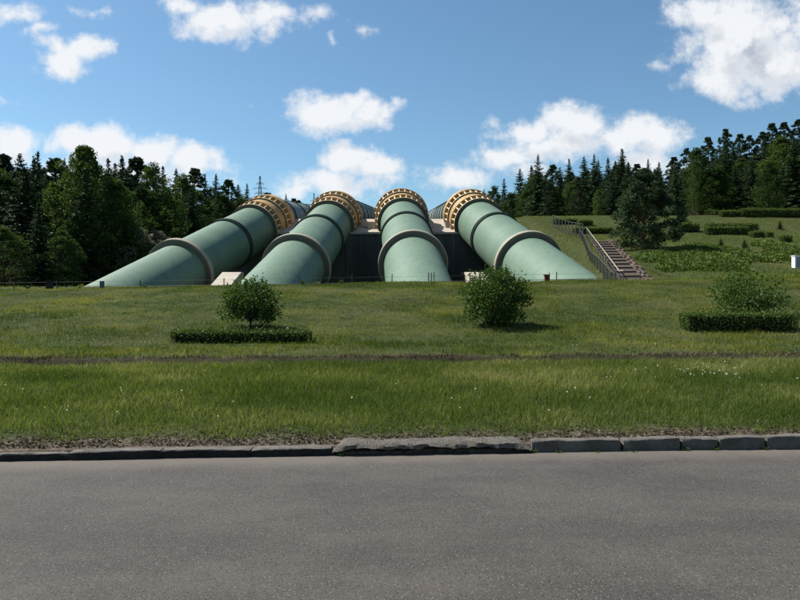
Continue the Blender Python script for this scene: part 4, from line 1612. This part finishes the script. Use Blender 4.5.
hr = thing('handrail', 'pale handrail on dark posts running down left of the stairs', 'railing', (SA.x - .9, SA.y, zl(SA)))
RA, RB = SA - nr * .35, SB - nr * .35 + ux * 4
pts = []
for i in range(16):
    p = RA.lerp(RB, i / 15)
    z = zl(p)
    b = MB()
    b.tube([(p.x, p.y, z - .1), (p.x, p.y, z + .98)], .028, 6)
    b.build('post', M['post'], hr, True)
    pts.append((p.x, p.y, z))
b = MB()
b.tube([(p[0], p[1], p[2] + 1.0) for p in pts], .036, 8)
b.build('top_rail', M['rail'], hr, True)
b = MB()
for zz in (.35, .68):
    b.tube([(p[0], p[1], p[2] + zz) for p in pts], .016, 6)
b.build('middle_rail', M['post'], hr, True)


def chain_fence(name, label, a, c, n, h, postm):
    root = thing(name, label, 'fence', (a.x, a.y, a.z))
    pts = []
    for i in range(n + 1):
        p = a.lerp(c, i / n)
        z = zl(p)
        b = MB()
        b.tube([(p.x, p.y, z - .1), (p.x, p.y, z + h)], .05, 6)
        b.build('post', M[postm], root, True)
        pts.append(Vector((p.x, p.y, z)))
    b = MB()
    for i in range(n):
        p, q = pts[i], pts[i + 1]
        L = (q - p).length
        k = max(4, int(L / .20))
        for j in range(k):                          # diagonal mesh wires
            for s in (1, -1):
                t0 = j / k
                t1 = min(1, max(0, t0 + s * h * .8 / L))
                hz = h * .95 * (abs(t1 - t0) * L / (h * .8))
                A_ = p.lerp(q, t0) + Vector((0, 0, .03))
                B_ = p.lerp(q, t1) + Vector((0, 0, .03 + hz))
                b.tube([A_, B_], .0045, 3, cap=False)
    b.build('wire_mesh', M['greypost'], root)
    b = MB()
    b.tube([p + Vector((0, 0, h - .04)) for p in pts], .018, 5)
    b.build('top_rail', M['greypost'], root, True)
    return root


chain_fence('chain_link_fence', 'grey chain link fence with tall posts behind the head of the stairs', slope_pt(583, 238.5), slope_pt(553, 228), 9, 1.55, 'greypost')
chain_fence('chain_link_fence', 'dark wire fence running downhill between the grass strip and the handrail', RA - nr * .45, RB - nr * .75, 14, .95, 'post')

# white cabinet at the right edge
x, y, z = hit(797.5, 268.5)
cb = thing('utility_cabinet', 'white utility cabinet on the slope at the right edge', 'cabinet', (x, y, z))
s = y / FPX
w, h = 8.5 * s, 12.2 * s
b = MB()
b.box((x, y, z + h * .5), (w, .4, h))
b.box((x, y, z + h + .02), (w + .08, .48, .05))
b.build('cabinet_body', M['white'], cb)
b = MB()
b.box((x + w * .06, y - .207, z + h * .5), (w * .80, .012, h * .86))
b.build('door', M['greydoor'], cb)
b = MB()
b.box((x, y, z - .03), (w + .06, .46, .14))
b.build('plinth', M['concrete'], cb)


# ------------------------------------------------------------------ pylons on the far hill
def pylon(label, px, top, d, h, wtop=.5, wbase=5.0):
    x = at_px(px, d)
    zt = EYE + (HOR - top) / FPX * d
    zb = float(height(x, d, False))
    root = thing('power_pylon', label, 'pylon', (x, d, zb), 'power pylons beyond the forest')
    h = zt - zb
    b = MB()
    lv = np.linspace(0, 1, 11)
    wid = lambda t: wbase * (1 - t) ** 1.15 + wtop * t + .05
    for sx_ in (-1, 1):
        for sy_ in (-1, 1):
            b.tube([(x + sx_ * wid(t) / 2, d + sy_ * wid(t) / 2, zb + h * t) for t in lv], .14, 4)
    for i in range(10):
        t0, t1 = lv[i], lv[i + 1]
        for sy_ in (-1, 1):
            b.tube([(x - wid(t0) / 2, d + sy_ * wid(t0) / 2, zb + h * t0), (x + wid(t1) / 2, d + sy_ * wid(t1) / 2, zb + h * t1)], .08, 4)
            b.tube([(x + wid(t0) / 2, d + sy_ * wid(t0) / 2, zb + h * t0), (x - wid(t1) / 2, d + sy_ * wid(t1) / 2, zb + h * t1)], .08, 4)
    b.build('lattice_mast', M['steel'], root)
    for dz, wa in ((5.0, 2.4), (8.0, 4.2), (11.2, 3.4)):
        zz = zt - dz * d / 420
        wa *= d / 420
        b = MB()
        b.tube([(x - wa, d, zz), (x + wa, d, zz)], .14, 4)
        b.tube([(x - wa, d, zz), (x, d, zz + 1.1), (x + wa, d, zz)], .09, 4)
        for q in (-1, 1):
            b.tube([(x + q * wa, d, zz), (x + q * wa, d, zz - 1.1)], .10, 4)
        b.build('cross_arm', M['steel'], root)


pylon('lattice power pylon rising above the trees left of the leftmost ochre collar', 260, 176, 420, 34)
pylon('faint distant power pylon between the two left ochre collars', 314, 193, 620, 34)
